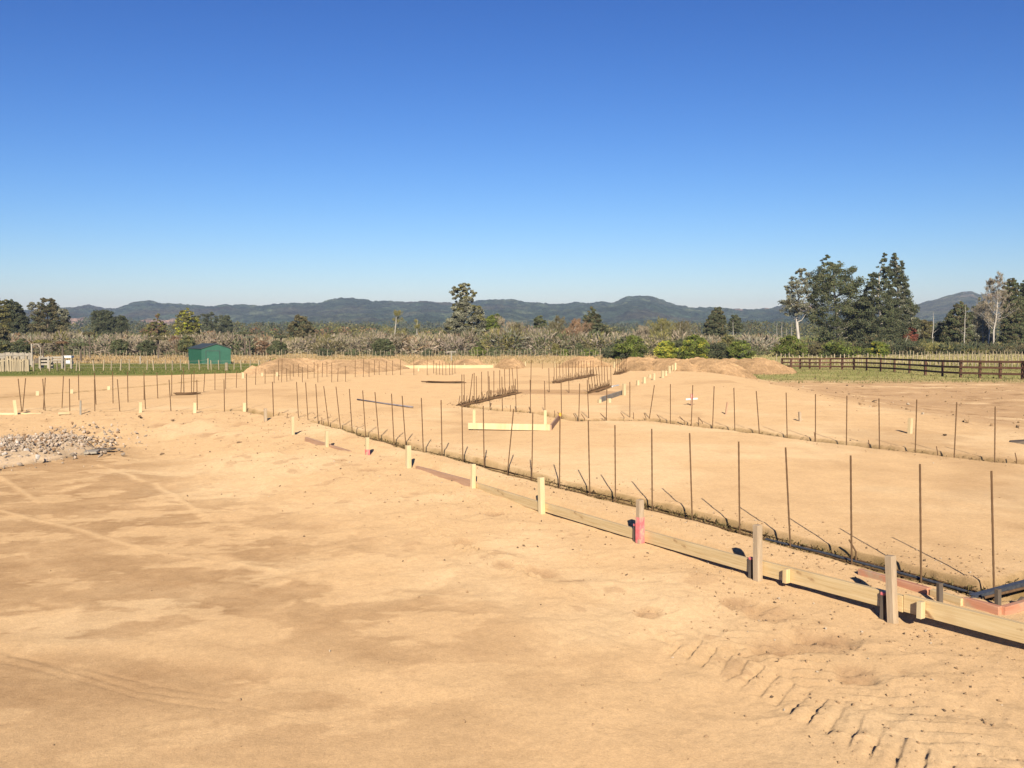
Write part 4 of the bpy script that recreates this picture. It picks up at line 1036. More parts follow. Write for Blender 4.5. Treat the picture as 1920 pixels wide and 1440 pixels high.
# ---------------------------------------------------------------- vegetation
def quads(C, size, rgn, flat=.0, up=None, aspect=1.0):
    n = len(C); a = rgn.normal(size=(n, 3)); a[:, 2] *= (1 - flat)
    a /= np.linalg.norm(a, axis=1)[:, None]; b = rgn.normal(size=(n, 3)); b -= a * (a * b).sum(1)[:, None]; b /= np.linalg.norm(b, axis=1)[:, None]
    if up is not None: a = up + a * .35; a /= np.linalg.norm(a, axis=1)[:, None]; b = rgn.normal(size=(n, 3)); b -= a * (a * b).sum(1)[:, None]; b /= np.linalg.norm(b, axis=1)[:, None]
    s = np.asarray(size)[:, None] if np.ndim(size) else size
    A_ = a * s * .5 * aspect; B_ = b * s * .5 / max(aspect, 1) ** .5
    V = np.stack([C - A_, C - B_ * .8 + A_ * .1, C + A_, C + B_ * .8 - A_ * .1], 1).reshape(-1, 3)
    return V, np.arange(n * 4).reshape(n, 4)
PAL = {'dark': [(.060, .072, .040), (.100, .108, .056), (.070, .082, .048), (.105, .098, .056)], 'green': [(.075, .092, .042), (.115, .128, .060), (.095, .104, .055), (.115, .104, .055)],
       'olive': [(.135, .125, .048), (.200, .175, .066), (.110, .108, .044)], 'grey': [(.155, .155, .105), (.23, .22, .155), (.115, .116, .075)],
       'bright': [(.110, .140, .030), (.165, .190, .042), (.080, .105, .028), (.12, .115, .04)], 'yellow': [(.24, .25, .040), (.38, .33, .055), (.15, .19, .035)],
       'rust': [(.19, .115, .070), (.24, .155, .090), (.14, .10, .06)], 'red': [(.16, .050, .035), (.22, .075, .050), (.12, .06, .035)],
       'brown': [(.110, .095, .050), (.150, .125, .066), (.085, .080, .045)], 'scrub': [(.24, .195, .140), (.30, .245, .180), (.18, .150, .105), (.17, .155, .095)]}
def leaf_cols(n, pal, rgn, clump=None, var=(.95, 1.8)):
    P_ = np.array(PAL[pal]); c = P_[rgn.integers(len(P_), size=n)] * rgn.uniform(*var, (n, 1))
    if clump is not None: c = c * clump[:, None]
    return c
def crown(prof, base, D, pal, seed, leaf=.34, dens=1.0, clump_r=.16, gap=.0, cx=None, ntw=0, per=80):
    """prof: (photo y, photo x centre, half width) from top down; returns verts, faces, colours, clump centres (world)"""
    rgn = np.random.default_rng(seed); k = D / F
    ys = np.array([p_[0] for p_ in prof], float); xc = np.array([p_[1] for p_ in prof], float); hw = np.array([p_[2] for p_ in prof], float)
    zs = CAM_H + (HORIZON - ys) * k; X = (xc - 960) * k; W = hw * k
    H_ = zs[0] - zs[-1]; zz = np.linspace(zs[-1], zs[0], 200); ww = np.interp(zz, zs[::-1], W[::-1])
    pr_ = (ww + .04 * W.max()) ** 1.15; pr_ /= pr_.sum(); R0 = W.max()
    area = (ww * 2).mean() * H_; ncl = max(6, int(area / (math.pi * (R0 * clump_r) ** 2) * 3.3 * dens)); ncl = min(ncl, 420)
    zc = rgn.choice(zz, ncl, p=pr_) + rgn.normal(size=ncl) * H_ * .01
    wc = np.interp(zc, zs[::-1], W[::-1]); x0 = np.interp(zc, zs[::-1], X[::-1])
    an = rgn.uniform(0, 2 * math.pi, ncl); rr = wc * np.sqrt(rgn.uniform(.08, 1.0, ncl)) * .97
    C = np.stack([x0 + rr * np.cos(an), D + rr * np.sin(an), zc], 1)
    cr = np.maximum(R0 * clump_r * rgn.uniform(.6, 1.35, ncl) * (0.25 + .75 * wc / R0), leaf * .9)
    tint = rgn.uniform(.65, 1.4, ncl)
    n = int(per); d = rgn.normal(size=(ncl, n, 3)); d /= np.linalg.norm(d, axis=2)[:, :, None]
    d *= rgn.uniform(.1, 1.5, (ncl, n, 1)) ** .8; d[:, :, 2] *= .62
    L = (C[:, None, :] + d * cr[:, None, None]).reshape(-1, 3)
    cl_ = np.repeat(tint, n) 
    V, Fq = quads(L, leaf * rgn.uniform(.6, 1.35, len(L)), rgn)
    c = np.repeat(leaf_cols(len(L), pal, rgn, cl_), 4, 0)
    return V, Fq, c, C, cr
LEAF_K = .76
def tree(D, prof, pal, label, cat='tree', name='tree', group=None, trunk=True, leaf=.34, dens=1.0, clump_r=.16, tr=None, bark=None, seed=None, per=75, base_px=None, limbs=16, extra=None):
    leaf = leaf * LEAF_K; per = int(per * 1.5); seed = seed or int(prof[0][0] * 13 + prof[0][1] * 7); bx = prof[-1][1] if base_px is None else base_px
    base = thing_at(bx, D); V, Fq, c, C, cr = crown(prof, base, D, pal, seed, leaf, dens, clump_r, per=per)
    if extra:
        v2, f2, c2, C2, _ = crown(prof, base, D, extra, seed + 5, leaf, dens * .3, clump_r * .7, per=int(per * .5)); Fq = np.vstack([Fq, f2 + len(V)]); V = np.vstack([V, v2]); c = np.vstack([c, c2])
    o = root(name, base, label, cat, group); og = np.array(base)
    me = mesh_np('crown', V - og, Fq, M_LEAF, c); link('crown', me, o)
    if trunk:
        k = D / F; H_ = CAM_H + (HORIZON - prof[0][0]) * k - base.z; r0 = tr or H_ * .022; m = MB(); rd = random.Random(seed)
        ys = [p_[0] for p_ in prof]; pts = []; rad = []
        for i in range(9):
            t = i / 8 * .88; z = H_ * t; ypx = HORIZON - (z + base.z - CAM_H) / k; xcp = np.interp(ypx, ys, [p_[1] for p_ in prof]); xx = bx + (xcp - bx) * min(1, t * 1.6)
            pts.append(((xx - 960) * k - base.x + rd.uniform(-.1, .1), rd.uniform(-.1, .1), z)); rad.append(r0 * (1 - t) ** .8 * (1.35 if i == 0 else 1) + .02)
        pts[0] = (pts[0][0], pts[0][1], -.3); m.tube(pts, rad, 7)
        idx = list(range(len(C))); rd.shuffle(idx)
        for j in idx[:limbs]:
            e = Vector(C[j]) - base; zt = max(H_ * .12, e.z - abs(e.x) * .6 - H_ * .06); t = min(zt / H_ / .88 * 8, 7.9); i = int(t); s = Vector(pts[i]).lerp(Vector(pts[i + 1]), t - i)
            rr_ = np.interp(t, range(9), rad) * .5; mid = s.lerp(e, .5) + Vector((0, 0, -.03 * H_)); m.tube([s, mid, e], [rr_, rr_ * .6, .03], 5, False)
        m.build('trunk', bark or M_BARK, o, True)
    return o
BG = 'trees on the left'
# left side
tree(230, [(561, 4, 9), (570, 0, 20), (585, -2, 26), (605, -4, 28), (628, -4, 30)], 'olive', 'dark olive broad tree cut by the left edge', dens=1.3)
tree(232, [(563, 22, 5), (572, 26, 14), (588, 32, 19), (605, 34, 20), (622, 36, 19)], 'dark', 'dark rounded tree second from the left edge', dens=1.4)
tree(222, [(557, 91, 6), (566, 90, 14), (576, 92, 18), (586, 90, 26), (600, 92, 34), (615, 92, 36), (630, 90, 28)], 'brown', 'large dark ragged tree left of the clipped dark block', dens=1.2, extra='dark')
tree(224, [(565, 68, 6), (572, 66, 12), (580, 66, 14)], 'grey', 'thin grey-green crown leaning out left of the ragged tree', dens=.35, per=50, trunk=False)
tree(222, [(580, 120, 8), (590, 124, 10), (600, 124, 8)], 'grey', 'thin grey-green bough right of the ragged tree', dens=.4, per=50, trunk=False)
tree(300, [(582, 192, 8), (585, 195, 17), (595, 196, 21), (610, 196, 21), (626, 196, 21)], 'dark', 'clipped dark block-shaped evergreen, tallest of the pair', dens=2.6, clump_r=.2, per=80)
tree(302, [(592, 226, 6), (598, 228, 10), (610, 229, 12), (624, 229, 12)], 'dark', 'smaller dark evergreen beside the block-shaped one', dens=2.2, clump_r=.25)
tree(255, [(588, 297, 4), (603, 296, 10), (612, 294, 18), (622, 292, 26), (632, 290, 28), (640, 290, 14)], 'olive', 'flat-topped olive tree with brown leaves left of the shed', dens=1.1, extra='rust', tr=.3)
tree(240, [(575, 350, 2), (583, 351, 9), (592, 352, 17), (604, 352, 22), (620, 351, 25), (640, 350, 26), (652, 350, 20)], 'olive', 'light olive poplar-like tree above the green shed', dens=1.15, extra='yellow')
tree(370, [(586, 402, 6), (590, 396, 20), (600, 398, 28), (612, 400, 32), (624, 400, 34)], 'dark', 'dark wide tree behind the scrub right of the poplar', dens=1.2, per=80, leaf=.45)
tree(372, [(592, 426, 3), (598, 427, 7), (612, 428, 9), (624, 428, 9)], 'dark', 'small dark pointed tree beside the wide dark one', dens=1.2, per=70, leaf=.45)
tree(205, [(591, 563, 4), (596, 566, 12), (608, 566, 20), (622, 566, 27), (638, 568, 31), (652, 570, 25), (658, 570, 12)], 'brown', 'dense brownish round tree between the shed and the central tree', dens=1.6, extra='dark')
tree(188, [(531, 874, 4), (538, 868, 16), (548, 870, 24), (560, 874, 23), (568, 870, 16), (574, 876, 28), (590, 876, 33), (606, 872, 38), (625, 872, 44), (645, 868, 42), (660, 864, 36), (668, 864, 20)], 'grey', 'tall grey-green tree standing highest in the centre', dens=1.1, clump_r=.12, extra='olive', bark=M_PBARK, base_px=866, tr=.3, )
tree(205, [(590, 932, 4), (594, 928, 11), (600, 926, 17), (608, 924, 18), (616, 922, 16)], 'bright', 'small bright olive tree right of the tall central tree', dens=1.3, extra='dark')
tree(230, [(592, 1012, 3), (598, 1010, 9), (606, 1012, 13), (614, 1012, 10)], 'green', 'small pale-trunked green tree behind the bare trees', dens=.9, bark=M_PBARK, tr=.25)
tree(190, [(577, 1108, 2), (585, 1109, 9), (594, 1110, 15), (604, 1110, 20), (614, 1112, 25), (624, 1116, 30), (632, 1120, 26)], 'dark', 'dark green conical tree right of centre', dens=1.1, extra='brown')
tree(215, [(577, 1345, 4), (584, 1344, 10), (595, 1342, 16), (608, 1341, 20), (622, 1340, 20), (634, 1338, 14)], 'dark', 'dark pointed evergreen left of the big right-hand trees', dens=1.5, extra='brown')
tree(240, [(590, 1376, 3), (598, 1378, 9), (610, 1378, 13), (622, 1378, 12)], 'dark', 'small dark tree behind the pale dead pole', dens=1.1)
# right side
tree(188, [(504, 1503, 7), (512, 1500, 18), (525, 1496, 17), (536, 1490, 22), (546, 1494, 24), (556, 1498, 22), (567, 1484, 28), (574, 1492, 34), (584, 1494, 30), (592, 1490, 14)], 'grey', 'airy tree with a bare white trunk at the left of the tall group', dens=.75, clump_r=.17, per=60, bark=M_PBARK, base_px=1499, tr=.36, leaf=.30, extra='brown')
tree(190, [(479, 1546, 3), (486, 1548, 8), (492, 1552, 18), (500, 1560, 32), (512, 1562, 46), (526, 1562, 54), (542, 1562, 58), (560, 1562, 58), (578, 1564, 58), (596, 1566, 58), (614, 1570, 55), (632, 1578, 50), (650, 1586, 44)], 'green', 'largest broad dark green tree in the tall right-hand group', dens=1.25, clump_r=.14, per=75, extra='dark', bark=M_PBARK, base_px=1569, tr=.4, leaf=.32, limbs=26)
tree(184, [(473, 1655, 1), (480, 1655, 4), (492, 1653, 9), (504, 1648, 16), (520, 1644, 22), (536, 1645, 24), (560, 1643, 32), (590, 1645, 40), (620, 1650, 46), (652, 1652, 48)], 'dark', 'tall dark spire-topped conifer, left of the twin spires', dens=1.5, clump_r=.15, per=75, extra='green', bark=M_PBARK, base_px=1654, tr=.32, leaf=.30)
tree(188, [(475, 1672, 1), (484, 1674, 6), (496, 1678, 12), (512, 1680, 17), (530, 1682, 18), (548, 1682, 20), (566, 1684, 24), (580, 1688, 30), (604, 1690, 32), (650, 1690, 30)], 'dark', 'tall spire-topped conifer, right of the twin spires', dens=1.4, clump_r=.17, per=75, extra='grey', bark=M_PBARK, base_px=1662, tr=.34, leaf=.30)
tree(196, [(556, 1618, 6), (566, 1616, 16), (585, 1614, 24), (610, 1612, 30), (650, 1612, 32)], 'dark', 'dark tree filling the gap between the broad tree and the spires', dens=1.3, extra='green')
tree(200, [(600, 1725, 14), (612, 1722, 24), (626, 1716, 30), (640, 1714, 34), (655, 1714, 30)], 'brown', 'low brownish bushy tree right of the spires', dens=1.2, extra='olive')
tree(186, [(614, 1708, 5), (620, 1706, 11), (632, 1700, 18), (642, 1698, 16), (648, 1696, 8)], 'red', 'dark red leaved shrub beside the tall group', 'shrub', 'shrub', dens=1.2, tr=.1, leaf=.28)
tree(192, [(568, 1797, 5), (576, 1798, 14), (590, 1796, 20), (606, 1794, 24), (626, 1792, 26), (652, 1792, 28)], 'green', 'mid-sized green tree left of the dead white trees', dens=1.2, extra='brown', bark=M_PBARK, tr=.2)
tree(215, [(560, 1838, 6), (576, 1836, 14), (596, 1834, 22), (620, 1832, 28), (652, 1832, 34)], 'grey', 'dusky tree behind the dead white trunks', dens=1.0, extra='dark')
tree(190, [(524, 1893, 4), (534, 1892, 13), (548, 1892, 18), (570, 1896, 20), (600, 1898, 22), (654, 1900, 26)], 'green', 'green tree with a white trunk near the right edge', dens=1.3, extra='brown', bark=M_PBARK, base_px=1892, tr=.28)
tree(196, [(528, 1918, 4), (538, 1922, 14), (556, 1926, 20), (600, 1932, 26), (654, 1932, 28)], 'dark', 'dark tree cut by the right edge', dens=1.5)
tree(200, [(606, 1768, 8), (620, 1765, 16), (640, 1764, 22), (655, 1764, 22)], 'olive', 'low olive bush tree between the dead pole and the green tree', dens=1.0, extra='brown')

def bare(px, D, ytop, label, seed, pal='scrub', spread=.5, lean=0, bark=None, twig=True, nb=10, name='bare_tree', ybot=None, tr=None, group=None, dens=1.0):
    """leafless tree: pale trunk, limbs and a haze of twigs"""
    base = thing_at(px, D); k = D / F; H_ = CAM_H + (HORIZON - ytop) * k - base.z; rd = random.Random(seed); r0 = tr or H_ * .016
    o = root(name, base, label, 'tree', group); m = MB(); pts = []; rad = []
    lx = lean * k
    for i in range(8):
        t = i / 7; pts.append(Vector((lx * t + rd.uniform(-.012, .012) * H_, rd.uniform(-.01, .01) * H_, H_ * t))); rad.append(r0 * (1 - t) ** .7 + .015)
    pts[0].z = -.3; m.tube(pts, rad, 6)
    tips = []
    for b in range(nb):
        t = rd.uniform(.28, .95); i = int(t * 7); s = pts[i].lerp(pts[min(i + 1, 7)], t * 7 - i); a = rd.uniform(0, 6.28); L = H_ * spread * rd.uniform(.3, .75) * (1.15 - t)
        d = Vector((math.cos(a), math.sin(a), rd.uniform(.25, .9))); e1 = s + d * L * .5; e2 = e1 + (d + Vector((0, 0, .4))) * L * .5; rb_ = max(.02, r0 * (1 - t) * .5)
        m.tube([s, e1, e2], [rb_, rb_ * .6, .015], 4, False); tips.append((s, e1, e2, L))
        for c_ in range(4):
            f_ = rd.uniform(.3, 1); q1 = s.lerp(e2, f_); a2 = rd.uniform(0, 6.28); d2 = Vector((math.cos(a2), math.sin(a2), rd.uniform(.1, .9))) * L * .4; m.tube([q1, q1 + d2 * .5, q1 + d2 + Vector((0, 0, L * .08))], [rb_ * .5, rb_ * .35, .012], 3, False); tips.append((q1, q1 + d2 * .5, q1 + d2, L * .4))
    m.build('trunk', bark or M_PBARK, o, True)
    if twig:
        rgn = np.random.default_rng(seed); C = []
        for s, e1, e2, L in tips:
            n = int(26 * dens); t = rgn.uniform(.3, 1.1, n); base_ = np.array(s)[None] + (np.array(e2) - np.array(s))[None] * t[:, None]; C.append(base_ + rgn.normal(size=(n, 3)) * L * .16)
        C = np.vstack(C); V, Fq = quads(C, rgn.uniform(.5, 1.0, len(C)) * .55, rgn, up=np.array((0, 0, .5)), aspect=1.6)
        V = C.repeat(4, 0) + (V - C.repeat(4, 0)) * np.tile(np.array([[1, 1, 1], [.16, .16, .16], [1, 1, 1], [.16, .16, .16]]), (len(C), 1))
        link('twigs', mesh_np('twigs', V, Fq, M_TWIG, np.repeat(leaf_cols(len(C), pal, rgn), 4, 0)), o)
    return o
bare(1853, 190, 518, 'dead white tree, left of the tallest pair at right', 3, spread=.42, nb=34, tr=.16, dens=.8)
bare(1861, 188, 516, 'dead white tree, right of the tallest pair at right', 4, spread=.45, nb=34, lean=8, tr=.18, dens=.8)
bare(1748, 188, 585, 'thin dead white pole tree with a few branches', 5, twig=False, nb=5, spread=.3, tr=.10)
bare(1808, 188, 573, 'thin dead white trunk beside the mid-sized green tree', 6, twig=False, nb=8, spread=.35, tr=.10)
bare(1842, 200, 570, 'grey leafless tree just left of the dead white pair', 7, spread=.6, nb=26, tr=.12)
bare(1374, 205, 600, 'thin bare pale pole right of the pointed evergreen', 8, twig=False, nb=0, tr=.07, name='dead_pole')
for i, (x, yt) in enumerate([(1456, 606), (1465, 603), (1474, 614), (1484, 604)]): bare(x, 235, yt, 'thin dead pole beside the airy white-trunked tree, %s from the left' % ORD[i], 20 + i, twig=False, nb=0, tr=.08, name='dead_pole', group='dead poles left of the tall group')
bare(1690, 180, 628, 'short leaning white dead stem before the red shrub', 9, twig=False, nb=2, lean=12, tr=.09)
bare(974, 178, 606, 'bare tree with forked white trunk right of the central tree', 31, spread=.7, nb=22, lean=-12, tr=.16, pal='brown')
bare(968, 180, 598, 'bare spreading tree leaning left, right of the central tree', 32, spread=.8, nb=24, lean=-28, tr=.15)
bare(994, 176, 638, 'short white forked dead stem below the bare trees', 33, twig=False, nb=4, tr=.13, spread=.5)
bare(1040, 182, 598, 'bare brown tree with several pale stems', 34, spread=.9, nb=26, lean=6, pal='brown')
bare(1060, 180, 604, 'bare tree leaning right beside the conical tree', 35, spread=.7, nb=20, lean=22, pal='rust')
bare(1085, 186, 600, 'reddish-brown bare tree left of the conical tree', 36, spread=.8, nb=24, pal='rust', lean=-4)
bare(737, 205, 582, 'sparse pale tree with a white stem left of the central tree', 37, spread=.6, nb=14, pal='olive', lean=8, tr=.16)
bare(781, 215, 598, 'small sparse pale tree close left of the central tree', 38, spread=.5, nb=8, pal='olive', lean=2, tr=.12)
bare(1240, 180, 602, 'brown-grey leafless thicket tree above the yellow shrub', 39, spread=1.1, nb=34, pal='olive', twig=True)
bare(1275, 182, 606, 'brown-grey leafless tree above the bright green shrub', 40, spread=1.1, nb=32, pal='brown')
bare(1205, 182, 614, 'grey leafless tree left of the yellow shrub', 41, spread=1.0, nb=26)

def shrub(px, D, ytop, ybase, hw, pal, label, extra=None, dens=1.4, leaf=.26, **kw):
    return tree(D, [(ytop, px, hw * .35), (ytop + (ybase - ytop) * .18, px, hw * .75), (ytop + (ybase - ytop) * .5, px, hw), (ybase - 2, px, hw * .85)], pal, label, 'shrub', 'shrub', leaf=leaf, dens=dens, clump_r=.24, tr=.08, limbs=5, extra=extra, per=90, **kw)
shrub(718, 158, 635, 669, 20, 'green', 'round dark green bush alone in front of the grey scrub', 'dark', 2.2)
shrub(1180, 140, 632, 674, 34, 'bright', 'bright green bush behind the rounded soil mound', 'dark', 2.0)
shrub(1150, 146, 645, 678, 18, 'dark', 'dark green bush left of the bright one', None, 1.8)
shrub(1250, 142, 640, 676, 20, 'yellow', 'yellow-leaved bush between the soil mounds', 'bright', 1.8)
shrub(1272, 148, 636, 674, 18, 'green', 'dark green bush right of the yellow one', 'dark', 1.6)
shrub(1302, 138, 630, 677, 25, 'bright', 'bright green bush right of the yellow one', 'yellow', 2.0)
shrub(1345, 146, 646, 676, 34, 'dark', 'low dark green bush behind the largest mound', 'green', 1.8)
shrub(1388, 143, 638, 675, 24, 'bright', 'green pointed bush behind the largest mound', 'green', 1.6)
shrub(1364, 156, 628, 668, 18, 'olive', 'olive leggy bush behind the low dark one', 'green', 1.1)
shrub(1480, 150, 632, 674, 30, 'bright', 'wide yellow-green bush below the airy tree', 'olive', 1.6)
shrub(1574, 146, 640, 672, 36, 'bright', 'wide bright green bush under the broad tree', 'green', 1.7)
shrub(1530, 152, 646, 674, 26, 'brown', 'low brownish bush under the broad tree', 'olive', 1.3)
shrub(1646, 150, 642, 672, 20, 'bright', 'yellow-green bush below the twin spires', 'yellow', 1.6)
shrub(1632, 160, 628, 672, 26, 'dark', 'dark bush at the foot of the broad tree', 'brown', 1.7)
shrub(1700, 160, 640, 674, 30, 'dark', 'dark green undergrowth bush at the foot of the spires', 'brown', 1.6)
shrub(225, 160, 637, 664, 16, 'green', 'small dark green bush left of the umbrella tree', 'dark', 1.8)
shrub(276, 160, 638, 667, 17, 'dark', 'small dark bush just left of the shed', 'green', 1.8)
shrub(352, 152, 630, 660, 16, 'green', 'green bush peeping over the shed roof', 'olive', 1.6)
shrub(520, 165, 640, 668, 18, 'green', 'dark green bush left of the brownish round tree', 'dark', 1.6)
shrub(492, 170, 640, 668, 18, 'rust', 'reddish-brown bush right of the shed', 'scrub', 1.4)
shrub(450, 170, 648, 668, 16, 'green', 'low green bush right of the shed', 'olive', 1.5)
shrub(395, 178, 622, 655, 24, 'rust', 'reddish bush above the shed', 'scrub', 1.3)
shrub(327, 175, 630, 664, 18, 'rust', 'pinkish-brown bush behind the shed', 'scrub', 1.3)
shrub(240, 182, 628, 660, 18, 'rust', 'pinkish-brown bush behind the small dark one', 'scrub', 1.2)
shrub(12, 150, 640, 672, 22, 'dark', 'dark bush at the left edge', 'olive', 1.6)
shrub(-2, 160, 612, 660, 20, 'brown', 'tall brown-green bush at the left edge', 'dark', 1.6)
shrub(40, 160, 636, 668, 18, 'green', 'olive-green bush behind the boarded fence', 'dark', 1.4)
shrub(660, 160, 655, 668, 14, 'green', 'low leafy green clump before the grey scrub', None, 1.4)
shrub(608, 158, 654, 668, 16, 'dark', 'low dark clump right of the round brown tree', None, 1.4)
shrub(802, 158, 656, 669, 12, 'dark', 'low dark clump left of the central tree foot', None, 1.4)
shrub(895, 158, 652, 670, 16, 'bright', 'small yellow-green bush right of the central tree foot', 'green', 1.4)
shrub(925, 158, 654, 670, 12, 'green', 'small dark green bush right of the central tree foot', None, 1.4)
shrub(1105, 156, 655, 672, 14, 'bright', 'small bright bush below the bare brown trees', 'green', 1.3)
shrub(1058, 158, 656, 672, 8, 'bright', 'tiny green bush in the middle of the brown thicket', None, 1.3)
shrub(1085, 158, 644, 670, 7, 'green', 'narrow green shoot in the brown thicket', None, 1.2)
shrub(1042, 160, 645, 665, 6, 'olive', 'narrow olive shoot in the brown thicket', None, 1.2)

def fern(px, D, ytop, ybase, r_px, label, pal='green', seed=1):
    base = thing_at(px, D); k = D / F; H_ = CAM_H + (HORIZON - ytop) * k - base.z; rd = random.Random(seed)
    o = root('tree_fern', base, label, 'tree fern', 'tree ferns at the left'); MB().tube([(0, 0, -.2), (.05, 0, H_ * .5), (0, 0, H_ * .9)], [.16, .13, .12], 7).build('trunk', M_BARK, o)
    C = []; U = []; Rr = r_px * k; rgn = np.random.default_rng(seed)
    for i in range(22):
        a = 6.283 * i / 22 + rd.uniform(-.1, .1); dr = rd.uniform(.7, 1.1)
        for j in range(16):
            t = (j + 1) / 16; r_ = Rr * dr * t; z = H_ * .9 + math.sin(t * 2.2) * Rr * .38 - t * t * Rr * .25
            for s in (-1, 0, 1): C.append((math.cos(a) * r_ - math.sin(a) * s * .12, math.sin(a) * r_ + math.cos(a) * s * .12, z))
    C = np.array(C); V, Fq = quads(C, .30 * rgn.uniform(.7, 1.2, len(C)), rgn, flat=.7)
    link('fronds', mesh_np('fronds', V, Fq, M_LEAF, np.repeat(leaf_cols(len(C), pal, rgn), 4, 0)), o)
fern(80, 130, 639, 668, 17, 'tree fern with flat green crown above the stock race', 'olive', 1)
fern(151, 132, 645, 668, 15, 'green tree fern left of the two small dark bushes', 'green', 2)
fern(117, 136, 640, 668, 10, 'brown withered tree fern between the two green ones', 'rust', 3)
fern(168, 150, 622, 664, 11, 'tall dark tree fern on a thin trunk', 'brown', 4)
fern(459, 160, 622, 664, 13, 'dark tree fern right of the shed', 'dark', 5)
fern(468, 158, 630, 664, 10, 'lower grey tree fern right of the shed', 'grey', 6)
fern(527, 165, 630, 664, 13, 'dark tree fern beside the round brown tree', 'dark', 7)
fern(297, 150, 634, 666, 17, 'wide flat-crowned fern tree left of the shed', 'brown', 8)
bare(159, 150, 624, 'short reddish dead stub left of the tall dark tree fern', 77, twig=False, nb=0, tr=.12, bark=M_BARK, name='dead_pole')

# grey leafless scrub: one thicket nobody could count
def scrub():
    rgn = np.random.default_rng(5); Vs = []; Fs = []; Cs = []; b = 0
    tops = [(-60, 634), (60, 632), (100, 628), (180, 626), (260, 632), (330, 634), (420, 628), (470, 632), (560, 640), (600, 634), (700, 629), (780, 632), (850, 630), (900, 622), (950, 618), (1050, 620), (1120, 628), (1160, 632), (1220, 622), (1300, 632), (1370, 636), (1440, 632), (1480, 642), (1600, 650), (1700, 642), (1780, 648), (1960, 652)]
    tx = [t[0] for t in tops]; ty = [t[1] for t in tops]; n = 620
    px = rgn.uniform(-60, 1960, n); Dd = rgn.uniform(166, 215, n)
    for i in range(n):
        D = Dd[i]; X = (px[i] - 960) / F * D; z0 = h0(X, D); k = D / F
        top = CAM_H + (HORIZON - (np.interp(px[i], tx, ty) + rgn.uniform(-11, 5))) * k
        H_ = max(1.2, top - z0); w = rgn.uniform(1.6, 3.8)
        m = 190; d = rgn.normal(size=(m, 3)); d /= np.linalg.norm(d, axis=1)[:, None]; d *= rgn.uniform(.35, 1, (m, 1)) ** .5
        C = np.stack([X + d[:, 0] * w, D + d[:, 1] * w, z0 + H_ * (.47 + .5 * d[:, 2])], 1)
        V, Fq = quads(C, rgn.uniform(.35, .9, m), rgn, up=np.stack([d[:, 0] * .9, d[:, 1] * .9, .35 + d[:, 2] * .5], 1), aspect=1.3)
        cc = C.repeat(4, 0); V = cc + (V - cc) * np.tile(np.array([[1, 1, 1], [.42, .42, .42], [1, 1, 1], [.42, .42, .42]]), (m, 1))
        pal = 'scrub' if rgn.random() < .66 else ['brown', 'olive', 'rust', 'grey', 'brown', 'green'][rgn.integers(6)]
        if px[i] > 1500: pal = ['brown', 'dark', 'olive'][rgn.integers(3)]
        tnt = np.array((1, .96 + .08 * rgn.random(), .92 + .16 * rgn.random())) * rgn.uniform(.75, 1.2)
        Vs.append(V); Fs.append(Fq + b); Cs.append(np.repeat(leaf_cols(m, pal, rgn, var=(1.1, 1.4)), 4, 0) * tnt); b += len(V)
    o = link('scrub', mesh_np('scrub', np.vstack(Vs), np.vstack(Fs), M_TWIG, np.vstack(Cs))); tag(o, 'grey-brown leafless scrub thicket behind the batten fence', 'scrub', kind='stuff')
scrub()
def undergrowth():
    rgn = np.random.default_rng(15); n = 9000; px = rgn.uniform(-60, 1500, n); D = rgn.uniform(157, 166, n); X = (px - 960) / F * D; w = fbm(X, D * .2, 9, 4, 61); keep = w > rgn.uniform(-.35, .35, n); X = X[keep]; D = D[keep]; w = w[keep]
    z = h_base(X, D) + rgn.uniform(0, 1, len(X)) * (.5 + 1.8 * np.clip(w + .2, 0, 1)); V, Fq = quads(np.stack([X, D, z], 1), .38, rgn); c = np.where((rgn.random(len(X)) < .6)[:, None], leaf_cols(len(X), 'green', rgn), leaf_cols(len(X), 'brown', rgn))
    o = link('undergrowth', mesh_np('undergrowth', V, Fq, M_LEAF, np.repeat(c, 4, 0))); tag(o, 'low dark green undergrowth along the foot of the scrub', 'undergrowth', kind='stuff')
undergrowth()
def woods(name, label, tops, D0, D1, n, pals, wpx, seed, leaf=.9, m=70):
    rgn = np.random.default_rng(seed); Vs = []; Fs = []; Cs = []; b = 0; tx = [t[0] for t in tops]; ty = [t[1] for t in tops]
    px = rgn.uniform(tx[0], tx[-1], n); Dd = rgn.uniform(D0, D1, n)
    for i in range(n):
        D = Dd[i]; X = (px[i] - 960) / F * D; z0 = h0(X, D) - .5; k = D / F; top = CAM_H + (HORIZON - (np.interp(px[i], tx, ty) + abs(rgn.normal()) * 3)) * k
        H_ = max(2.0, top - z0); w = H_ * rgn.uniform(.3, .6) * wpx; d = rgn.normal(size=(m, 3)); d /= np.linalg.norm(d, axis=1)[:, None]; d *= rgn.uniform(.5, 1, (m, 1)) ** .5
        C = np.stack([X + d[:, 0] * w, D + d[:, 1] * w, z0 + H_ * (.5 + .5 * d[:, 2])], 1); V, Fq = quads(C, leaf * (D / 500) * rgn.uniform(.7, 1.4, m), rgn)
        Vs.append(V); Fs.append(Fq + b); Cs.append(np.repeat(leaf_cols(m, pals[rgn.integers(len(pals))], rgn), 4, 0) * rgn.uniform(.75, 1.15)); b += len(V)
    o = link(name, mesh_np(name, np.vstack(Vs), np.vstack(Fs), M_LEAF, np.vstack(Cs))); tag(o, label, 'woodland', kind='stuff')
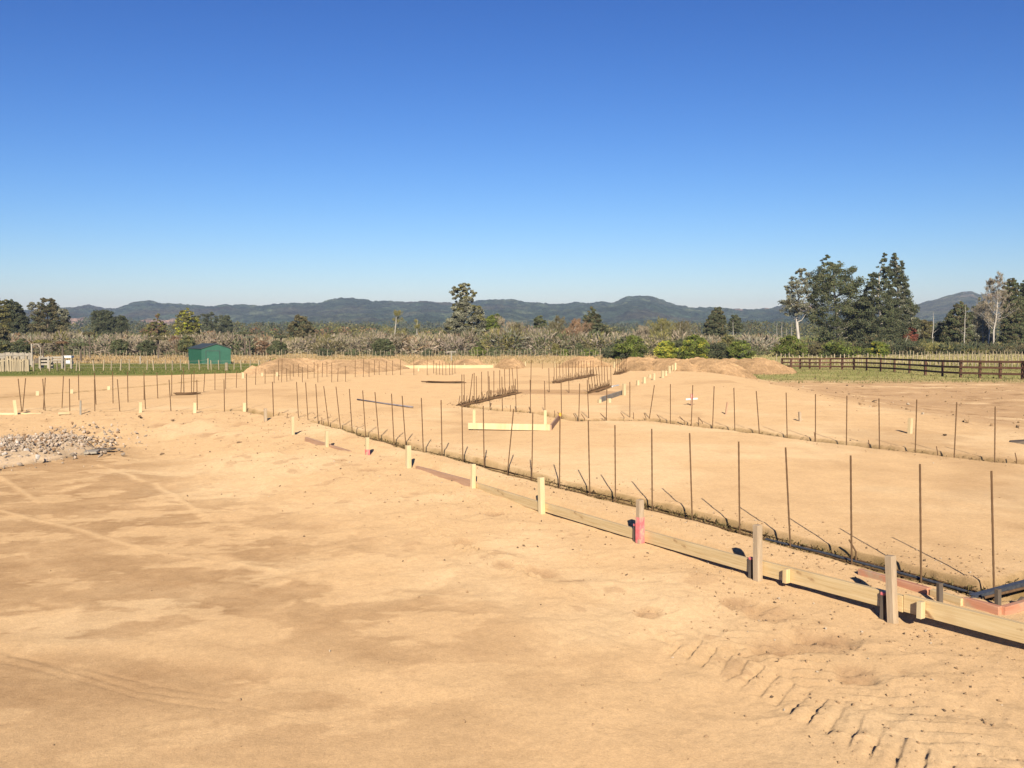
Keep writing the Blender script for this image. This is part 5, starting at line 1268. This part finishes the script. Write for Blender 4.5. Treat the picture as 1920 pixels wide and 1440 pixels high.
woods('distant_wood', 'belt of dark green and autumn trees before the hills', [(-80, 606), (60, 602), (120, 600), (160, 606), (230, 604), (300, 606), (380, 600), (480, 601), (560, 602), (640, 603), (700, 606), (740, 611), (800, 613), (860, 610), (920, 608), (1000, 607), (1100, 607), (1180, 611), (1250, 610), (1300, 602), (1360, 600), (1400, 598), (1450, 600), (1500, 604), (1600, 606), (1700, 600), (1750, 600), (1980, 596)], 430, 760, 620, ['dark', 'dark', 'green', 'olive', 'brown'], 1.0, 51)
woods('autumn_hedge', 'low autumn-coloured hedge line across the paddock', [(470, 612), (560, 612), (620, 610), (680, 609), (720, 614), (760, 618), (1100, 620), (1160, 616)], 330, 380, 110, ['olive', 'rust', 'green', 'brown'], .9, 52, leaf=1.1)
woods('distant_pines', 'blue-dark pine woods at the foot of the hills', [(-100, 603), (130, 604), (162, 592), (180, 590), (200, 600), (245, 596), (265, 600), (380, 606), (500, 604), (600, 600), (900, 602), (1290, 604), (1450, 600), (2000, 596)], 1000, 1300, 500, ['dark'], .9, 53, leaf=1.0, m=60)
# rough grass along the rail fence and the shed strip
def tufts(name, label, n, sampler, cols, h, seed):
    rgn = np.random.default_rng(seed); P = sampler(rgn, n); z = h_base(P[:, 0], P[:, 1]); C = np.stack([P[:, 0], P[:, 1], z + h * .35], 1)
    V, Fq = quads(C, h * rgn.uniform(.5, 1.3, len(C)), rgn, up=np.array((0, 0, 1.0)), aspect=1.6); c = np.array(cols)[rgn.integers(len(cols), size=len(C))] * rgn.uniform(.8, 1.2, (len(C), 1))
    o = link(name, mesh_np(name, V, Fq, M_TWIG, np.repeat(c, 4, 0))); tag(o, label, 'grass', kind='stuff')
tufts('paddock_grass', 'short green and straw grass tufts around the rail fence', 26000, lambda r, n: np.stack([r.uniform(16, 75, n), r.uniform(56, 125, n)], 1), [(.14, .14, .05), (.20, .18, .07), (.26, .21, .10)], .09, 61)
tufts('dry_grass', 'dry straw grass before the scrub', 22000, lambda r, n: np.stack([r.uniform(-80, 30, n), r.uniform(126, 165, n)], 1), [(.40, .28, .14), (.30, .22, .10), (.45, .33, .18)], .28, 62)
tufts('shed_grass', 'green grass strip in front of the shed', 14000, lambda r, n: np.stack([r.uniform(-52, -17, n), r.uniform(74, 124, n)], 1), [(.10, .12, .035), (.14, .15, .05), (.22, .19, .08)], .10, 63)
def ww(r, n):
    D = r.uniform(118, 165, n); return np.stack([r.uniform(.26, .58, n) * D, D], 1)
tufts('straw_grass', 'pale straw grass behind the rail fence', 14000, ww, [(.36, .31, .14), (.28, .26, .10), (.42, .35, .18)], .35, 64)

# ---------------------------------------------------------------- haze
def haze():
    m = MB(); m.box((0, 0, 65), (10400, 10400, 170)); o = m.build('haze', bpy.data.materials.new('haze_air'))
    mt = o.data.materials[0]; mt.use_nodes = True; nt = mt.node_tree; nt.nodes.clear(); out = nt.nodes.new('ShaderNodeOutputMaterial'); v = nt.nodes.new('ShaderNodeVolumePrincipled')
    v.inputs['Density'].default_value = HAZE; v.inputs['Color'].default_value = (.62, .76, 1.0, 1); v.inputs['Anisotropy'].default_value = .0
    nt.links.new(v.outputs[0], out.inputs['Volume']); tag(o, 'thin blue haze over the plain and hills', 'haze', kind='stuff')
HAZE = 1.5e-4
haze()
